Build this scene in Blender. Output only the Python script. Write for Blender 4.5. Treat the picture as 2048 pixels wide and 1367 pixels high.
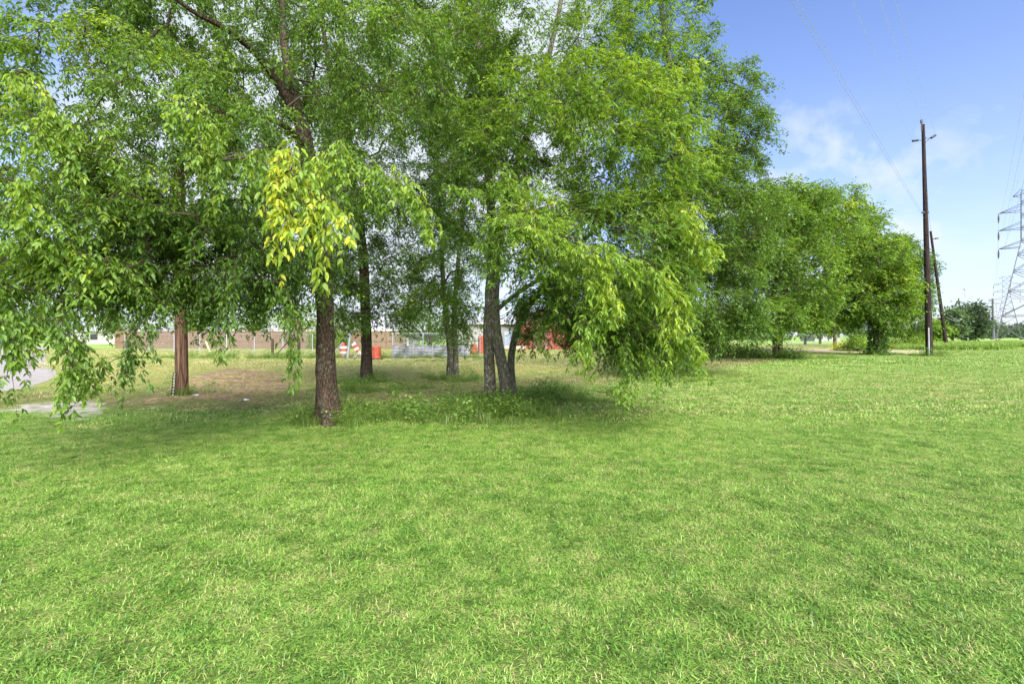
import bpy, math, random
import numpy as np
from mathutils import Vector, Matrix
R = math.radians
sc = bpy.context.scene
for o in list(bpy.data.objects): bpy.data.objects.remove(o)
# ------------------------------------------------------------------ camera
F, CX, HY, H = 967.0, 1024.0, 672.0, 1.55      # focal length in photo pixels, horizon row, eye height
cam = bpy.data.cameras.new('camera'); co = bpy.data.objects.new('camera', cam)
sc.collection.objects.link(co); co.location = (0, 0, H); co.rotation_euler = (R(90), 0, 0)
cam.sensor_width = 36; cam.lens = 17.0; cam.shift_y = -11.5/2048; cam.clip_end = 9000; cam.clip_start = .05
sc.camera = co
# ------------------------------------------------------------------ world
SUN_EL, SUN_AZ = 36, 160       # azimuth clockwise from +Y (camera direction): sun behind the right shoulder
w = bpy.data.worlds.new('World'); sc.world = w; w.use_nodes = True
nt = w.node_tree; nt.nodes.clear()
def nn(t, typ, **k):
    n = t.nodes.new(typ)
    for a, b in k.items():
        if a.startswith('i_'):
            key = a[2:]; key = int(key) if key.isdigit() else key.replace('_', ' ')
            n.inputs[key].default_value = b
        else: setattr(n, a, b)
    return n
def mth(t, op, a, b=None, clamp=False):
    n = t.nodes.new('ShaderNodeMath'); n.operation = op; n.use_clamp = clamp
    for i, v in enumerate((a, b)):
        if v is None: continue
        if isinstance(v, (int, float)): n.inputs[i].default_value = v
        else: t.links.new(v, n.inputs[i])
    return n.outputs[0]
def mix(t, f, a, b, mode='MIX'):
    n = t.nodes.new('ShaderNodeMix'); n.data_type = 'RGBA'; n.blend_type = mode
    for key, v in ((0, f), (6, a), (7, b)):
        if isinstance(v, (int, float)): n.inputs[key].default_value = v
        elif isinstance(v, tuple): n.inputs[key].default_value = (*v[:3], 1)
        else: t.links.new(v, n.inputs[key])
    return n.outputs[2]
def ramp(t, f, stops, interp='LINEAR'):
    n = t.nodes.new('ShaderNodeValToRGB'); e = n.color_ramp.elements; n.color_ramp.interpolation = interp
    while len(e) < len(stops): e.new(0.5)
    for i, (p, c) in enumerate(stops):
        e[i].position = p; e[i].color = (*c, 1) if isinstance(c, tuple) else (c, c, c, 1)
    t.links.new(f, n.inputs[0]); return n.outputs[0]
def noise(t, vec, scale, detail=4, rough=.55, dist=0):
    n = t.nodes.new('ShaderNodeTexNoise'); n.inputs['Scale'].default_value = scale
    n.inputs['Detail'].default_value = detail; n.inputs['Roughness'].default_value = rough
    n.inputs['Distortion'].default_value = dist
    if vec is not None: t.links.new(vec, n.inputs['Vector'])
    return n.outputs[0]
def smooth(t, v, a, b):
    n = t.nodes.new('ShaderNodeMapRange'); n.interpolation_type = 'SMOOTHSTEP'
    n.inputs[1].default_value = a; n.inputs[2].default_value = b; t.links.new(v, n.inputs[0]); return n.outputs[0]

sky = nn(nt, 'ShaderNodeTexSky', sky_type='NISHITA', sun_disc=False, sun_elevation=R(SUN_EL), sun_rotation=R(SUN_AZ),
         air_density=1.0, dust_density=.6, ozone_density=1.6)
tc = nn(nt, 'ShaderNodeTexCoord')
nrm = nn(nt, 'ShaderNodeVectorMath', operation='NORMALIZE'); nt.links.new(tc.outputs['Generated'], nrm.inputs[0])
sp = nn(nt, 'ShaderNodeSeparateXYZ'); nt.links.new(nrm.outputs[0], sp.inputs[0])
z = sp.outputs[2]
zz = mth(nt, 'ADD', mth(nt, 'MAXIMUM', z, 0.0), .14)
cmb = nn(nt, 'ShaderNodeCombineXYZ')
u_ = mth(nt, 'DIVIDE', sp.outputs[0], zz); v_ = mth(nt, 'DIVIDE', sp.outputs[1], zz)
nt.links.new(mth(nt, 'ADD', mth(nt, 'MULTIPLY', u_, .55), mth(nt, 'MULTIPLY', v_, .25)), cmb.inputs[0])
nt.links.new(mth(nt, 'SUBTRACT', mth(nt, 'MULTIPLY', v_, 1.5), mth(nt, 'MULTIPLY', u_, .5)), cmb.inputs[1])
wis = noise(nt, cmb.outputs[0], .75, 8, .58, .6)
wis = smooth(nt, wis, .44, .72)
# thin veil that thickens towards the horizon
veil = mth(nt, 'POWER', mth(nt, 'SUBTRACT', 1.0, mth(nt, 'MAXIMUM', z, 0.0), clamp=True), 3.7)
veil = mth(nt, 'MULTIPLY', veil, .82)
band = mth(nt, 'MULTIPLY', smooth(nt, z, .02, .14), mth(nt, 'SUBTRACT', 1.0, smooth(nt, z, .30, .42)))
wis = mth(nt, 'MULTIPLY', mth(nt, 'MULTIPLY', wis, band), .5)
# a broad white cloud behind the trees
def blob(ax, el, r0, r1):
    d = (math.sin(R(ax))*math.cos(R(el)), math.cos(R(ax))*math.cos(R(el)), math.sin(R(el)))
    n = nn(nt, 'ShaderNodeVectorMath', operation='DOT_PRODUCT'); nt.links.new(nrm.outputs[0], n.inputs[0]); n.inputs[1].default_value = d
    nz = mth(nt, 'MULTIPLY', mth(nt, 'SUBTRACT', noise(nt, nrm.outputs[0], 3.2, 6, .6), .5), .22)
    return smooth(nt, mth(nt, 'ADD', n.outputs['Value'], nz), math.cos(R(r1)), math.cos(R(r0)))
cl = mth(nt, 'MAXIMUM', blob(-14, 22, 16, 30), blob(-32, 3, 10, 24))
cl = mth(nt, 'MULTIPLY', cl, .93)
streak = smooth(nt, noise(nt, cmb.outputs[0], 1.1, 7, .5, .5), .30, .72)
w2 = mth(nt, 'MULTIPLY', mth(nt, 'MULTIPLY', mth(nt, 'MAXIMUM', blob(33, 13, 2, 14), mth(nt, 'MULTIPLY', blob(44, 14, 1, 9), .6)), streak), .9)
cl = mth(nt, 'MAXIMUM', cl, w2)
f = mth(nt, 'MAXIMUM', mth(nt, 'MAXIMUM', veil, cl), 0.0)
f = mth(nt, 'ADD', f, wis, clamp=True)
bl = mix(nt, 1.0, sky.outputs[0], (.98, 1.08, 1.46), 'MULTIPLY')
SKYK = .066
col = mix(nt, f, bl, (4.55, 4.95, 5.3))
bg = nn(nt, 'ShaderNodeBackground'); bg.inputs[1].default_value = SKYK
nt.links.new(col, bg.inputs[0])
out = nn(nt, 'ShaderNodeOutputWorld'); nt.links.new(bg.outputs[0], out.inputs[0])
sun = bpy.data.lights.new('sun', 'SUN'); sun.energy = 3.9; sun.angle = R(55); sun.color = (1, .95, .86)
so = bpy.data.objects.new('sun', sun); sc.collection.objects.link(so)
so.rotation_euler = (R(90-SUN_EL), 0, R(180-SUN_AZ))
vs = sc.view_settings; vs.view_transform = 'Standard'; vs.look = 'None'; vs.gamma = 1; vs.exposure = 1.6
sc.cycles.max_bounces = 5; sc.cycles.diffuse_bounces = 3; sc.cycles.transmission_bounces = 4; sc.cycles.adaptive_threshold = .02
sc.cycles.transparent_max_bounces = 8; sc.cycles.use_denoising = True
# ------------------------------------------------------------------ helpers
def at(px, py, d): return np.array([(px-CX)/F*d, d, H+(HY-py)/F*d])
def gd(px, py):
    d = F*H/(py-HY); return np.array([(px-CX)/F*d, d, 0.0])
def link(o, parent=None):
    sc.collection.objects.link(o)
    if parent is not None: o.parent = parent
    return o
def tag(o, label=None, cat=None, group=None, kind=None):
    if label: o['label'] = label
    if cat: o['category'] = cat
    if group: o['group'] = group
    if kind: o['kind'] = kind
    return o
def thing(name, label, cat, loc=(0, 0, 0), group=None, rz=0):
    o = bpy.data.objects.new(name, None); o.empty_display_size = .3
    o.location = loc; o.rotation_euler = (0, 0, rz); link(o); return tag(o, label, cat, group)
def np_mesh(name, V, Q, mat, attrs=None, smooth_=False):
    me = bpy.data.meshes.new(name); V = np.asarray(V, np.float32); Q = np.asarray(Q, np.int32); k = Q.shape[1]
    me.vertices.add(len(V)); me.vertices.foreach_set('co', V.ravel())
    me.loops.add(Q.size); me.loops.foreach_set('vertex_index', Q.ravel())
    me.polygons.add(len(Q)); me.polygons.foreach_set('loop_start', np.arange(len(Q), dtype=np.int32)*k)
    try: me.polygons.foreach_set('loop_total', np.full(len(Q), k, np.int32))
    except Exception: pass
    if smooth_: me.polygons.foreach_set('use_smooth', np.ones(len(Q), bool))
    for an, av in (attrs or {}).items():
        av = np.asarray(av, np.float32)
        if av.ndim == 1: a = me.attributes.new(an, 'FLOAT', 'POINT'); a.data.foreach_set('value', av)
        else: a = me.attributes.new(an, 'FLOAT_VECTOR', 'POINT'); a.data.foreach_set('vector', av.ravel())
    me.update(calc_edges=True)
    if mat: me.materials.append(mat)
    return me
def py_mesh(name, V, Fc, mat, smooth_=False):
    me = bpy.data.meshes.new(name); me.from_pydata([tuple(map(float, v)) for v in V], [], Fc); me.update()
    if mat: me.materials.append(mat)
    if smooth_: me.polygons.foreach_set('use_smooth', [True]*len(me.polygons))
    return me
def obj(name, me, parent=None, loc=None):
    o = bpy.data.objects.new(name, me); link(o, parent)
    if loc is not None: o.location = loc
    return o
def unit(a): return a/np.maximum(np.linalg.norm(a, axis=-1, keepdims=True), 1e-9)
class MB:
    def __init__(s): s.v = []; s.f = []
    def add(s, V, Fc):
        b = len(s.v); s.v += [tuple(map(float, v)) for v in V]; s.f += [tuple(i+b for i in f) for f in Fc]; return s
    def box(s, c, size, rz=0, tilt=None):
        x, y, z_ = [q/2 for q in size]; M = Matrix.Rotation(rz, 3, 'Z')
        if tilt: M = M @ Matrix.Rotation(tilt[1], 3, tilt[0])
        V = [M @ Vector((a*x, b*y, e*z_)) + Vector(c) for a in (-1, 1) for b in (-1, 1) for e in (-1, 1)]
        return s.add(V, [(0, 1, 3, 2), (4, 6, 7, 5), (0, 4, 5, 1), (2, 3, 7, 6), (0, 2, 6, 4), (1, 5, 7, 3)])
    def bar(s, a, b, r, n=6, r2=None):
        a = np.array(a, float); b = np.array(b, float); r2 = r if r2 is None else r2
        V, Q = tube(np.array([a, b]), np.array([r, r2]), n)
        s.add(V, [tuple(q) for q in Q]); k = len(s.v)-2*n
        s.f.append(tuple(k+i for i in reversed(range(n)))); s.f.append(tuple(k+n+i for i in range(n))); return s
    def path(s, P, rr, n=8, cap=True):
        P = np.array(P, float); rr = np.broadcast_to(np.array(rr, float), (len(P),)); V, Q = tube(P, rr, n)
        s.add(V, [tuple(q) for q in Q])
        if cap:
            k = len(s.v)-len(V); s.f.append(tuple(k+i for i in reversed(range(n)))); k2 = len(s.v)-n; s.f.append(tuple(k2+i for i in range(n)))
        return s
    def mesh(s, name, mat, sm=False): return py_mesh(name, s.v, s.f, mat, sm)
    def build(s, name, mat, parent=None, sm=False, loc=None): return obj(name, s.mesh(name, mat, sm), parent, loc)
def tube(P, rad, n=6, mod=None):
    P = np.asarray(P, float); k = len(P)
    T = np.gradient(P, axis=0); T = unit(T)
    ref = np.array([0, 0, 1.]) if abs(T[0][2]) < .9 else np.array([1., 0, 0])
    a = unit(np.cross(ref, T[0])); A = np.zeros((k, 3)); A[0] = a
    for i in range(1, k):
        a = a - T[i]*np.dot(a, T[i]); a = a/max(np.linalg.norm(a), 1e-9); A[i] = a
    B = np.cross(T, A); th = np.arange(n)*2*math.pi/n
    rr = np.asarray(rad, float)[:, None]*np.ones((1, n))
    if mod is not None: rr = rr*mod
    V = P[:, None, :] + rr[..., None]*(np.cos(th)[None, :, None]*A[:, None, :] + np.sin(th)[None, :, None]*B[:, None, :])
    i, j = np.meshgrid(np.arange(k-1), np.arange(n), indexing='ij'); j2 = (j+1) % n
    Q = np.stack([i*n+j, i*n+j2, (i+1)*n+j2, (i+1)*n+j], -1).reshape(-1, 4)
    return V.reshape(-1, 3), Q
def many_tubes(P, rad, n=3):          # P (m,k,3), rad (m,k)
    m, k, _ = P.shape; T = unit(np.gradient(P, axis=1)); ref = np.array([.31, .52, .8])
    A = unit(np.cross(T, ref)); B = np.cross(T, A); th = np.arange(n)*2*math.pi/n
    V = P[:, :, None, :] + rad[..., None, None]*(np.cos(th)[:, None]*A[:, :, None, :] + np.sin(th)[:, None]*B[:, :, None, :])
    b, i, j = np.meshgrid(np.arange(m), np.arange(k-1), np.arange(n), indexing='ij'); j2 = (j+1) % n; o = b*k*n
    Q = np.stack([o+i*n+j, o+i*n+j2, o+(i+1)*n+j2, o+(i+1)*n+j], -1).reshape(-1, 4)
    return V.reshape(-1, 3), Q
def resample(P, R_, step):
    P = np.asarray(P, float); R_ = np.asarray(R_, float)
    # Catmull-Rom through the points, then an even spacing
    E = np.vstack([2*P[0]-P[1], P, 2*P[-1]-P[-2]]); out_, rr = [], []
    for i in range(len(P)-1):
        p0, p1, p2, p3 = E[i:i+4]; n = max(2, int(np.linalg.norm(p2-p1)/step))
        for t in np.arange(n)/n:
            out_.append(.5*((2*p1)+(-p0+p2)*t+(2*p0-5*p1+4*p2-p3)*t*t+(-p0+3*p1-3*p2+p3)*t**3)); rr.append(R_[i]*(1-t)+R_[i+1]*t)
    out_.append(P[-1]); rr.append(R_[-1]); return np.array(out_), np.array(rr)
# ------------------------------------------------------------------ materials
def new_mat(name):
    m = bpy.data.materials.new(name); m.use_nodes = True; t = m.node_tree; t.nodes.clear()
    o = t.nodes.new('ShaderNodeOutputMaterial'); return m, t, o
def flat(name, c, rough=.6, metal=0, nz=.25, nscale=6, spec=.4, bump=0, c2=None, streak=None):
    m, t, o = new_mat(name); p = t.nodes.new('ShaderNodeBsdfPrincipled')
    g = nn(t, 'ShaderNodeTexCoord'); v = g.outputs['Object']
    if streak:
        mp = nn(t, 'ShaderNodeMapping'); t.links.new(v, mp.inputs[0]); mp.inputs['Scale'].default_value = streak; v = mp.outputs[0]
    n = noise(t, v, nscale, 6, .65)
    dark = tuple(x*(1-nz*1.6) for x in c) if c2 is None else c2
    colr = ramp(t, n, [(.3, dark), (.62, c)]); t.links.new(colr, p.inputs['Base Color'])
    p.inputs['Roughness'].default_value = rough; p.inputs['Metallic'].default_value = metal
    p.inputs['Specular IOR Level'].default_value = spec
    if bump:
        b = nn(t, 'ShaderNodeBump'); b.inputs['Strength'].default_value = bump; b.inputs['Distance'].default_value = .02
        t.links.new(n, b.inputs['Height']); t.links.new(b.outputs[0], p.inputs['Normal'])
    t.links.new(p.outputs[0], o.inputs[0]); return m
def bark(name, c1, c2, lichen, scale=1.0, vstretch=.18, lich=.5):
    m, t, o = new_mat(name); p = t.nodes.new('ShaderNodeBsdfPrincipled'); g = nn(t, 'ShaderNodeTexCoord')
    mp = nn(t, 'ShaderNodeMapping'); t.links.new(g.outputs['Object'], mp.inputs[0]); mp.inputs['Scale'].default_value = (scale, scale, scale*vstretch)
    n1 = noise(t, mp.outputs[0], 34, 5, .7, .6); n2 = noise(t, g.outputs['Object'], 5, 6, .6); n3 = noise(t, g.outputs['Object'], 26, 3, .6)
    vo = nn(t, 'ShaderNodeTexVoronoi', feature='DISTANCE_TO_EDGE'); vo.inputs['Scale'].default_value = 26; t.links.new(mp.outputs[0], vo.inputs['Vector'])
    base = ramp(t, n1, [(.36, tuple(x*.55 for x in c1)), (.5, c1), (.68, c2)])
    base = mix(t, mth(t, 'MULTIPLY', smooth(t, n2, .5, .62), mth(t, 'MULTIPLY', smooth(t, n3, .45, .6), lich)), base, lichen)
    crack = smooth(t, vo.outputs[0], 0.0, .09); base = mix(t, crack, tuple(x*.35 for x in c1), base)
    t.links.new(base, p.inputs['Base Color']); p.inputs['Roughness'].default_value = .9; p.inputs['Specular IOR Level'].default_value = .15
    b = nn(t, 'ShaderNodeBump'); b.inputs['Strength'].default_value = .9; b.inputs['Distance'].default_value = .02
    hh = mth(t, 'ADD', mth(t, 'MULTIPLY', n1, .6), mth(t, 'MULTIPLY', crack, .5)); t.links.new(hh, b.inputs['Height'])
    t.links.new(b.outputs[0], p.inputs['Normal']); t.links.new(p.outputs[0], o.inputs[0]); return m
def leafy(name, stops, trans=.42, gloss=.05, rough=.42, bias=0, tcol=(1.25, 1.15, .45)):
    m, t, o = new_mat(name); a = nn(t, 'ShaderNodeAttribute', attribute_name='tint'); g = nn(t, 'ShaderNodeNewGeometry')
    v = mth(t, 'ADD', a.outputs['Fac'], bias)
    c = ramp(t, v, stops)
    n = noise(t, g.outputs['Position'], 1.3, 3)
    c = mix(t, 1.0, c, ramp(t, n, [(.3, (.8, .84, .8)), (.7, (1.15, 1.1, 1.0))]), 'MULTIPLY')
    d = nn(t, 'ShaderNodeBsdfDiffuse'); tr = nn(t, 'ShaderNodeBsdfTranslucent'); gl = nn(t, 'ShaderNodeBsdfGlossy')
    t.links.new(c, d.inputs[0]); t.links.new(mix(t, 1.0, c, tcol, 'MULTIPLY'), tr.inputs[0])
    gl.inputs['Roughness'].default_value = rough; gl.inputs[0].default_value = (.85, .95, .9, 1)
    m1 = nn(t, 'ShaderNodeMixShader'); m1.inputs[0].default_value = trans; t.links.new(d.outputs[0], m1.inputs[1]); t.links.new(tr.outputs[0], m1.inputs[2])
    m2 = nn(t, 'ShaderNodeMixShader'); m2.inputs[0].default_value = gloss; t.links.new(m1.outputs[0], m2.inputs[1]); t.links.new(gl.outputs[0], m2.inputs[2])
    t.links.new(m2.outputs[0], o.inputs[0]); return m
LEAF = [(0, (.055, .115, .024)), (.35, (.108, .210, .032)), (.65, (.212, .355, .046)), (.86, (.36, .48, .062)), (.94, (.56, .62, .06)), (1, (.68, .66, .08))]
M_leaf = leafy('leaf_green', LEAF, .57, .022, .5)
M_far = leafy('leaf_far', LEAF, .54, .02, .5, .03)
M_haze = leafy('leaf_haze_grey_green', [(0, (.055, .085, .055)), (.35, (.085, .135, .075)), (.65, (.13, .20, .09)), (1, (.2, .28, .12))], .35, .02)  # far leaves: distance haze is painted into this greyed leaf colour
M_bark1 = bark('bark_brown', (.075, .052, .036), (.15, .11, .078), (.22, .24, .16), 1.0, .35, .5)
M_bark2 = bark('bark_grey', (.11, .10, .07), (.21, .20, .145), (.36, .38, .31), 1.0, .22, .75)
M_twig = flat('twig_bark', (.075, .058, .042), .9, nz=.3, spec=.1)
M_pole = bark('creosote_wood', (.036, .026, .023), (.075, .055, .048), (.10, .08, .07), .6, .04, .2)
M_pole2 = bark('weathered_pole_wood', (.16, .09, .055), (.26, .155, .10), (.34, .26, .2), .6, .04, .3)
M_galv = flat('galvanised_steel', (.42, .44, .47), .5, .6, .15, 8)
M_steel = flat('tower_steel', (.13, .13, .145), .6, .1, .15, 3)
M_black = flat('black_metal', (.025, .025, .028), .5, 0, .2)
M_ins = flat('insulator_brown', (.10, .07, .06), .35, 0, .2)
M_wire = flat('wire_aluminium', (.55, .57, .60), .5, .3, .1)
M_orange = flat('orange_plastic', (.38, .075, .035), .5, 0, .2, 4)
M_white = flat('white_reflective', (.55, .53, .51), .5, 0, .12, 6)
M_wood = flat('cedar_fence_wood', (.21, .14, .09), .85, 0, .3, 5, .2, .2, streak=(6, 6, .3))
M_red = flat('red_painted_metal', (.32, .085, .065), .6, 0, .22, 3, .3, 0, (.22, .075, .06), (1, 1, .3))
M_redroof = flat('faded_red_roof', (.30, .13, .12), .6, 0, .2, 3)
M_roof = flat('pale_grey_roof', (.36, .355, .37), .7, 0, .1, 4)
M_siding = flat('grey_siding', (.33, .32, .295), .75, 0, .12, 3)
M_bluedoor = flat('pale_blue_door', (.42, .50, .60), .6, 0, .1)
M_tan = flat('tan_roll', (.48, .38, .27), .85, 0, .25, 12)
M_rubber = flat('black_rubber', (.02, .02, .02), .8)
M_glass = flat('dark_glass', (.03, .035, .04), .1, 0, .1, 3, .6)
M_blue = flat('blue_car_paint', (.05, .13, .42), .25, 0, .1, 3, .6)
M_conc = flat('pale_concrete', (.36, .33, .305), .9, 0, .1, 2.5, .2, .3, (.25, .225, .20))
M_straw = flat('bare_soil', (.33, .215, .14), .95, 0, .3, 5, .1, .9, (.12, .075, .045))
M_sand = flat('pale_sand', (.44, .40, .37), .95, 0, .2, 4, .1, .7, (.19, .17, .09))
M_paper = flat('white_scrap', (.7, .72, .75), .6, 0, .1)
M_vinyl = flat('yellow_guard', (.75, .70, .30), .5, 0, .1)
# tree line: everything beyond it is the drier, unmown side
LP = np.array([-3.4, 8.9]); LN = np.array([-.727, .686])
def side_s(x, y): return (x-LP[0])*LN[0] + (y-LP[1])*LN[1]
def turf_color(t, tint=None, soil=False):
    g = nn(t, 'ShaderNodeNewGeometry'); P = g.outputs['Position']
    s = nn(t, 'ShaderNodeVectorMath', operation='SUBTRACT'); t.links.new(P, s.inputs[0]); s.inputs[1].default_value = (LP[0], LP[1], 0)
    d = nn(t, 'ShaderNodeVectorMath', operation='DOT_PRODUCT'); t.links.new(s.outputs[0], d.inputs[0]); d.inputs[1].default_value = (LN[0], LN[1], 0)
    ys = nn(t, 'ShaderNodeSeparateXYZ'); t.links.new(P, ys.inputs[0]); dv_ = mth(t, 'MINIMUM', d.outputs['Value'], mth(t, 'SUBTRACT', ys.outputs[1], 10.2))
    fl = nn(t, 'ShaderNodeVectorMath', operation='MULTIPLY'); t.links.new(P, fl.inputs[0]); fl.inputs[1].default_value = (1, 1, 0)
    V = fl.outputs[0]
    n1 = noise(t, V, .9, 5, .65); n2 = noise(t, V, 4.2, 5, .65, .4); n3 = noise(t, V, .11, 3, .5)
    n4 = noise(t, V, 9, 3, .6)
    sd = mth(t, 'ADD', dv_, mth(t, 'MULTIPLY', mth(t, 'SUBTRACT', n1, .5), 3.0))
    far = smooth(t, sd, 1.5, 6.0)
    und = mth(t, 'MULTIPLY', smooth(t, sd, -.8, 1.0), mth(t, 'SUBTRACT', 1.0, smooth(t, sd, 2.0, 5.0)))
    if soil:
        c = ramp(t, n2, [(.3, (.05, .07, .018)), (.5, (.09, .13, .03)), (.7, (.17, .17, .07))])
        c = mix(t, mth(t, 'MULTIPLY', far, .7), c, ramp(t, n2, [(.35, (.20, .26, .07)), (.55, (.30, .33, .11)), (.7, (.40, .34, .18))]))
        c = mix(t, mth(t, 'MULTIPLY', und, .7), c, ramp(t, n2, [(.35, (.13, .11, .05)), (.6, (.24, .19, .10))]))
    else:
        tv = mth(t, 'ADD', tint, mth(t, 'MULTIPLY', mth(t, 'SUBTRACT', n2, .5), 1.0))
        tv = mth(t, 'ADD', tv, mth(t, 'MULTIPLY', mth(t, 'SUBTRACT', n1, .5), .55))
        tv = mth(t, 'ADD', tv, mth(t, 'MULTIPLY', mth(t, 'SUBTRACT', n3, .5), .3))
        c = ramp(t, tv, [(.0, (.068, .165, .024)), (.3, (.158, .335, .038)), (.54, (.285, .475, .072)), (.74, (.41, .53, .125)), (.93, (.54, .50, .21))])
        c = mix(t, mth(t, 'MULTIPLY', far, .92), c, ramp(t, tv, [(.1, (.22, .33, .06)), (.42, (.40, .45, .11)), (.6, (.52, .48, .18)), (.8, (.58, .42, .24))]))
        c = mix(t, mth(t, 'MULTIPLY', und, .8), c, ramp(t, tv, [(.1, (.11, .20, .04)), (.4, (.25, .28, .08)), (.58, (.36, .29, .13)), (.8, (.45, .33, .19))]))
    return c, n4
def turf_mat(name):
    m, t, o = new_mat(name); a = nn(t, 'ShaderNodeAttribute', attribute_name='tint')
    c, _ = turf_color(t, a.outputs['Fac'])
    d = nn(t, 'ShaderNodeBsdfDiffuse'); tr = nn(t, 'ShaderNodeBsdfTranslucent'); gl = nn(t, 'ShaderNodeBsdfGlossy')
    t.links.new(c, d.inputs[0]); t.links.new(c, tr.inputs[0]); gl.inputs['Roughness'].default_value = .45
    m1 = nn(t, 'ShaderNodeMixShader'); m1.inputs[0].default_value = .35; t.links.new(d.outputs[0], m1.inputs[1]); t.links.new(tr.outputs[0], m1.inputs[2])
    m2 = nn(t, 'ShaderNodeMixShader'); m2.inputs[0].default_value = .05; t.links.new(m1.outputs[0], m2.inputs[1]); t.links.new(gl.outputs[0], m2.inputs[2])
    t.links.new(m2.outputs[0], o.inputs[0]); return m
M_turf = turf_mat('grass_blades')
M_weed = leafy('weed_green', [(0, (.07, .15, .025)), (.4, (.15, .27, .045)), (.7, (.26, .38, .07)), (.85, (.32, .33, .11)), (1, (.48, .37, .2))], .35, .04)
M_ftall = leafy('tall_grass_green', [(0, (.14, .26, .045)), (.5, (.24, .38, .08)), (.85, (.36, .44, .14)), (1, (.5, .42, .22))], .35, .03)
def ground_mat():
    m, t, o = new_mat('ground_turf'); c, n4 = turf_color(t, None, True); p = nn(t, 'ShaderNodeBsdfPrincipled')
    p.inputs['Roughness'].default_value = 1; p.inputs['Specular IOR Level'].default_value = .05
    c = mix(t, 1.0, c, ramp(t, n4, [(.3, .75), (.7, 1.2)]), 'MULTIPLY')
    # far meadow: the blades are no longer there, so the sheet itself has their green
    g = nn(t, 'ShaderNodeNewGeometry'); ln = nn(t, 'ShaderNodeVectorMath', operation='LENGTH'); t.links.new(g.outputs['Position'], ln.inputs[0])
    f_ = smooth(t, ln.outputs['Value'], 60, 100)
    c = mix(t, f_, c, (.27, .38, .10)); t.links.new(c, p.inputs['Base Color'])
    b = nn(t, 'ShaderNodeBump'); b.inputs['Distance'].default_value = .03; b.inputs['Strength'].default_value = .6
    t.links.new(n4, b.inputs['Height']); t.links.new(b.outputs[0], p.inputs['Normal'])
    t.links.new(p.outputs[0], o.inputs[0]); return m
# ------------------------------------------------------------------ ground
g = obj('ground', py_mesh('ground', [(-4000, -60, 0), (4000, -60, 0), (4000, 6000, 0), (-4000, 6000, 0)], [(0, 1, 2, 3)], ground_mat()))
tag(g, 'green lawn running back under the trees to the horizon', None, None, 'structure')
def patch(name, pts, z_, mat, label, seed=0, n=64, amp=.25):
    """closed outline through ground points, smoothed and roughened"""
    rg = np.random.default_rng(seed); P = np.array(pts, float)[:, :2]; k = len(P); out_ = []
    for i in range(k):
        p0, p1, p2, p3 = P[i-1], P[i], P[(i+1) % k], P[(i+2) % k]
        for t in np.arange(n)/n: out_.append(.5*((2*p1)+(-p0+p2)*t+(2*p0-5*p1+4*p2-p3)*t*t+(-p0+3*p1-3*p2+p3)*t**3))
    out_ = np.array(out_); m = len(out_); th = np.arange(m)/m*2*math.pi; c = out_.mean(0); w_ = np.zeros(m)
    for q in range(3, 60): w_ += rg.normal()*np.sin(q*th+rg.uniform(0, 6.3))/q**.7
    out_ = out_ + unit(out_-c)*(w_*amp*.35)[:, None]
    V = [(x, y, z_) for x, y in out_]
    o = obj(name, py_mesh(name, V, [tuple(range(m))], mat)); tag(o, label, None, None, 'structure'); return out_
def inside(poly, x, y):
    x = np.asarray(x); y = np.asarray(y); c = np.zeros(x.shape, bool); a = poly; b = np.roll(poly, 1, 0)
    for (x1, y1), (x2, y2) in zip(a, b):
        c ^= ((y1 > y) != (y2 > y)) & (x < (x2-x1)*(y-y1)/((y2-y1) or 1e-9)+x1)
    return c
road_poly = patch('road', [gd(-420, 800), gd(-60, 786), gd(15, 782), gd(70, 770), gd(112, 748), gd(96, 724), gd(90, 706), gd(80, 693), gd(-60, 692), gd(-420, 694)], .008, M_conc,
                  'pale concrete road curving past the left edge of the lawn', 3, 24, .2)
dirt_poly = patch('bare_ground', [gd(290, 803), gd(345, 770), gd(385, 752), gd(460, 738), gd(540, 744), gd(575, 765), gd(548, 790), gd(480, 800), gd(400, 799)], .004, M_straw,
                  'brown patch of dead mulch behind the left pole', 5, 24, .35)
sand_poly = patch('sandy_ground', [gd(0, 820), gd(75, 803), gd(150, 800), gd(208, 808), gd(198, 830), gd(140, 842), gd(80, 830)], .004, M_sand,
                  'washed out pale sandy spot near the left edge', 7, 24, .22)
gap_poly = patch('worn_ground', [gd(740, 803), gd(765, 793), gd(830, 792), gd(880, 800), gd(850, 811), gd(780, 812)], .004, M_straw,
                 'grey brown worn spot of soil between the trunks', 8, 24, .2)
track_poly = patch('track', [gd(1480, 702), gd(1560, 699), gd(1660, 696.5), gd(1740, 699), gd(1860, 701), gd(1860, 706), gd(1740, 706), gd(1640, 704), gd(1560, 706)], .004, flat('track_dust', (.50, .43, .26), .95, 0, .2, .6, .1),
                   'straw coloured dusty track behind the row of trees', 9, 24, .6)
scruff = [gd(397, 790), gd(480, 800)]
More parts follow.
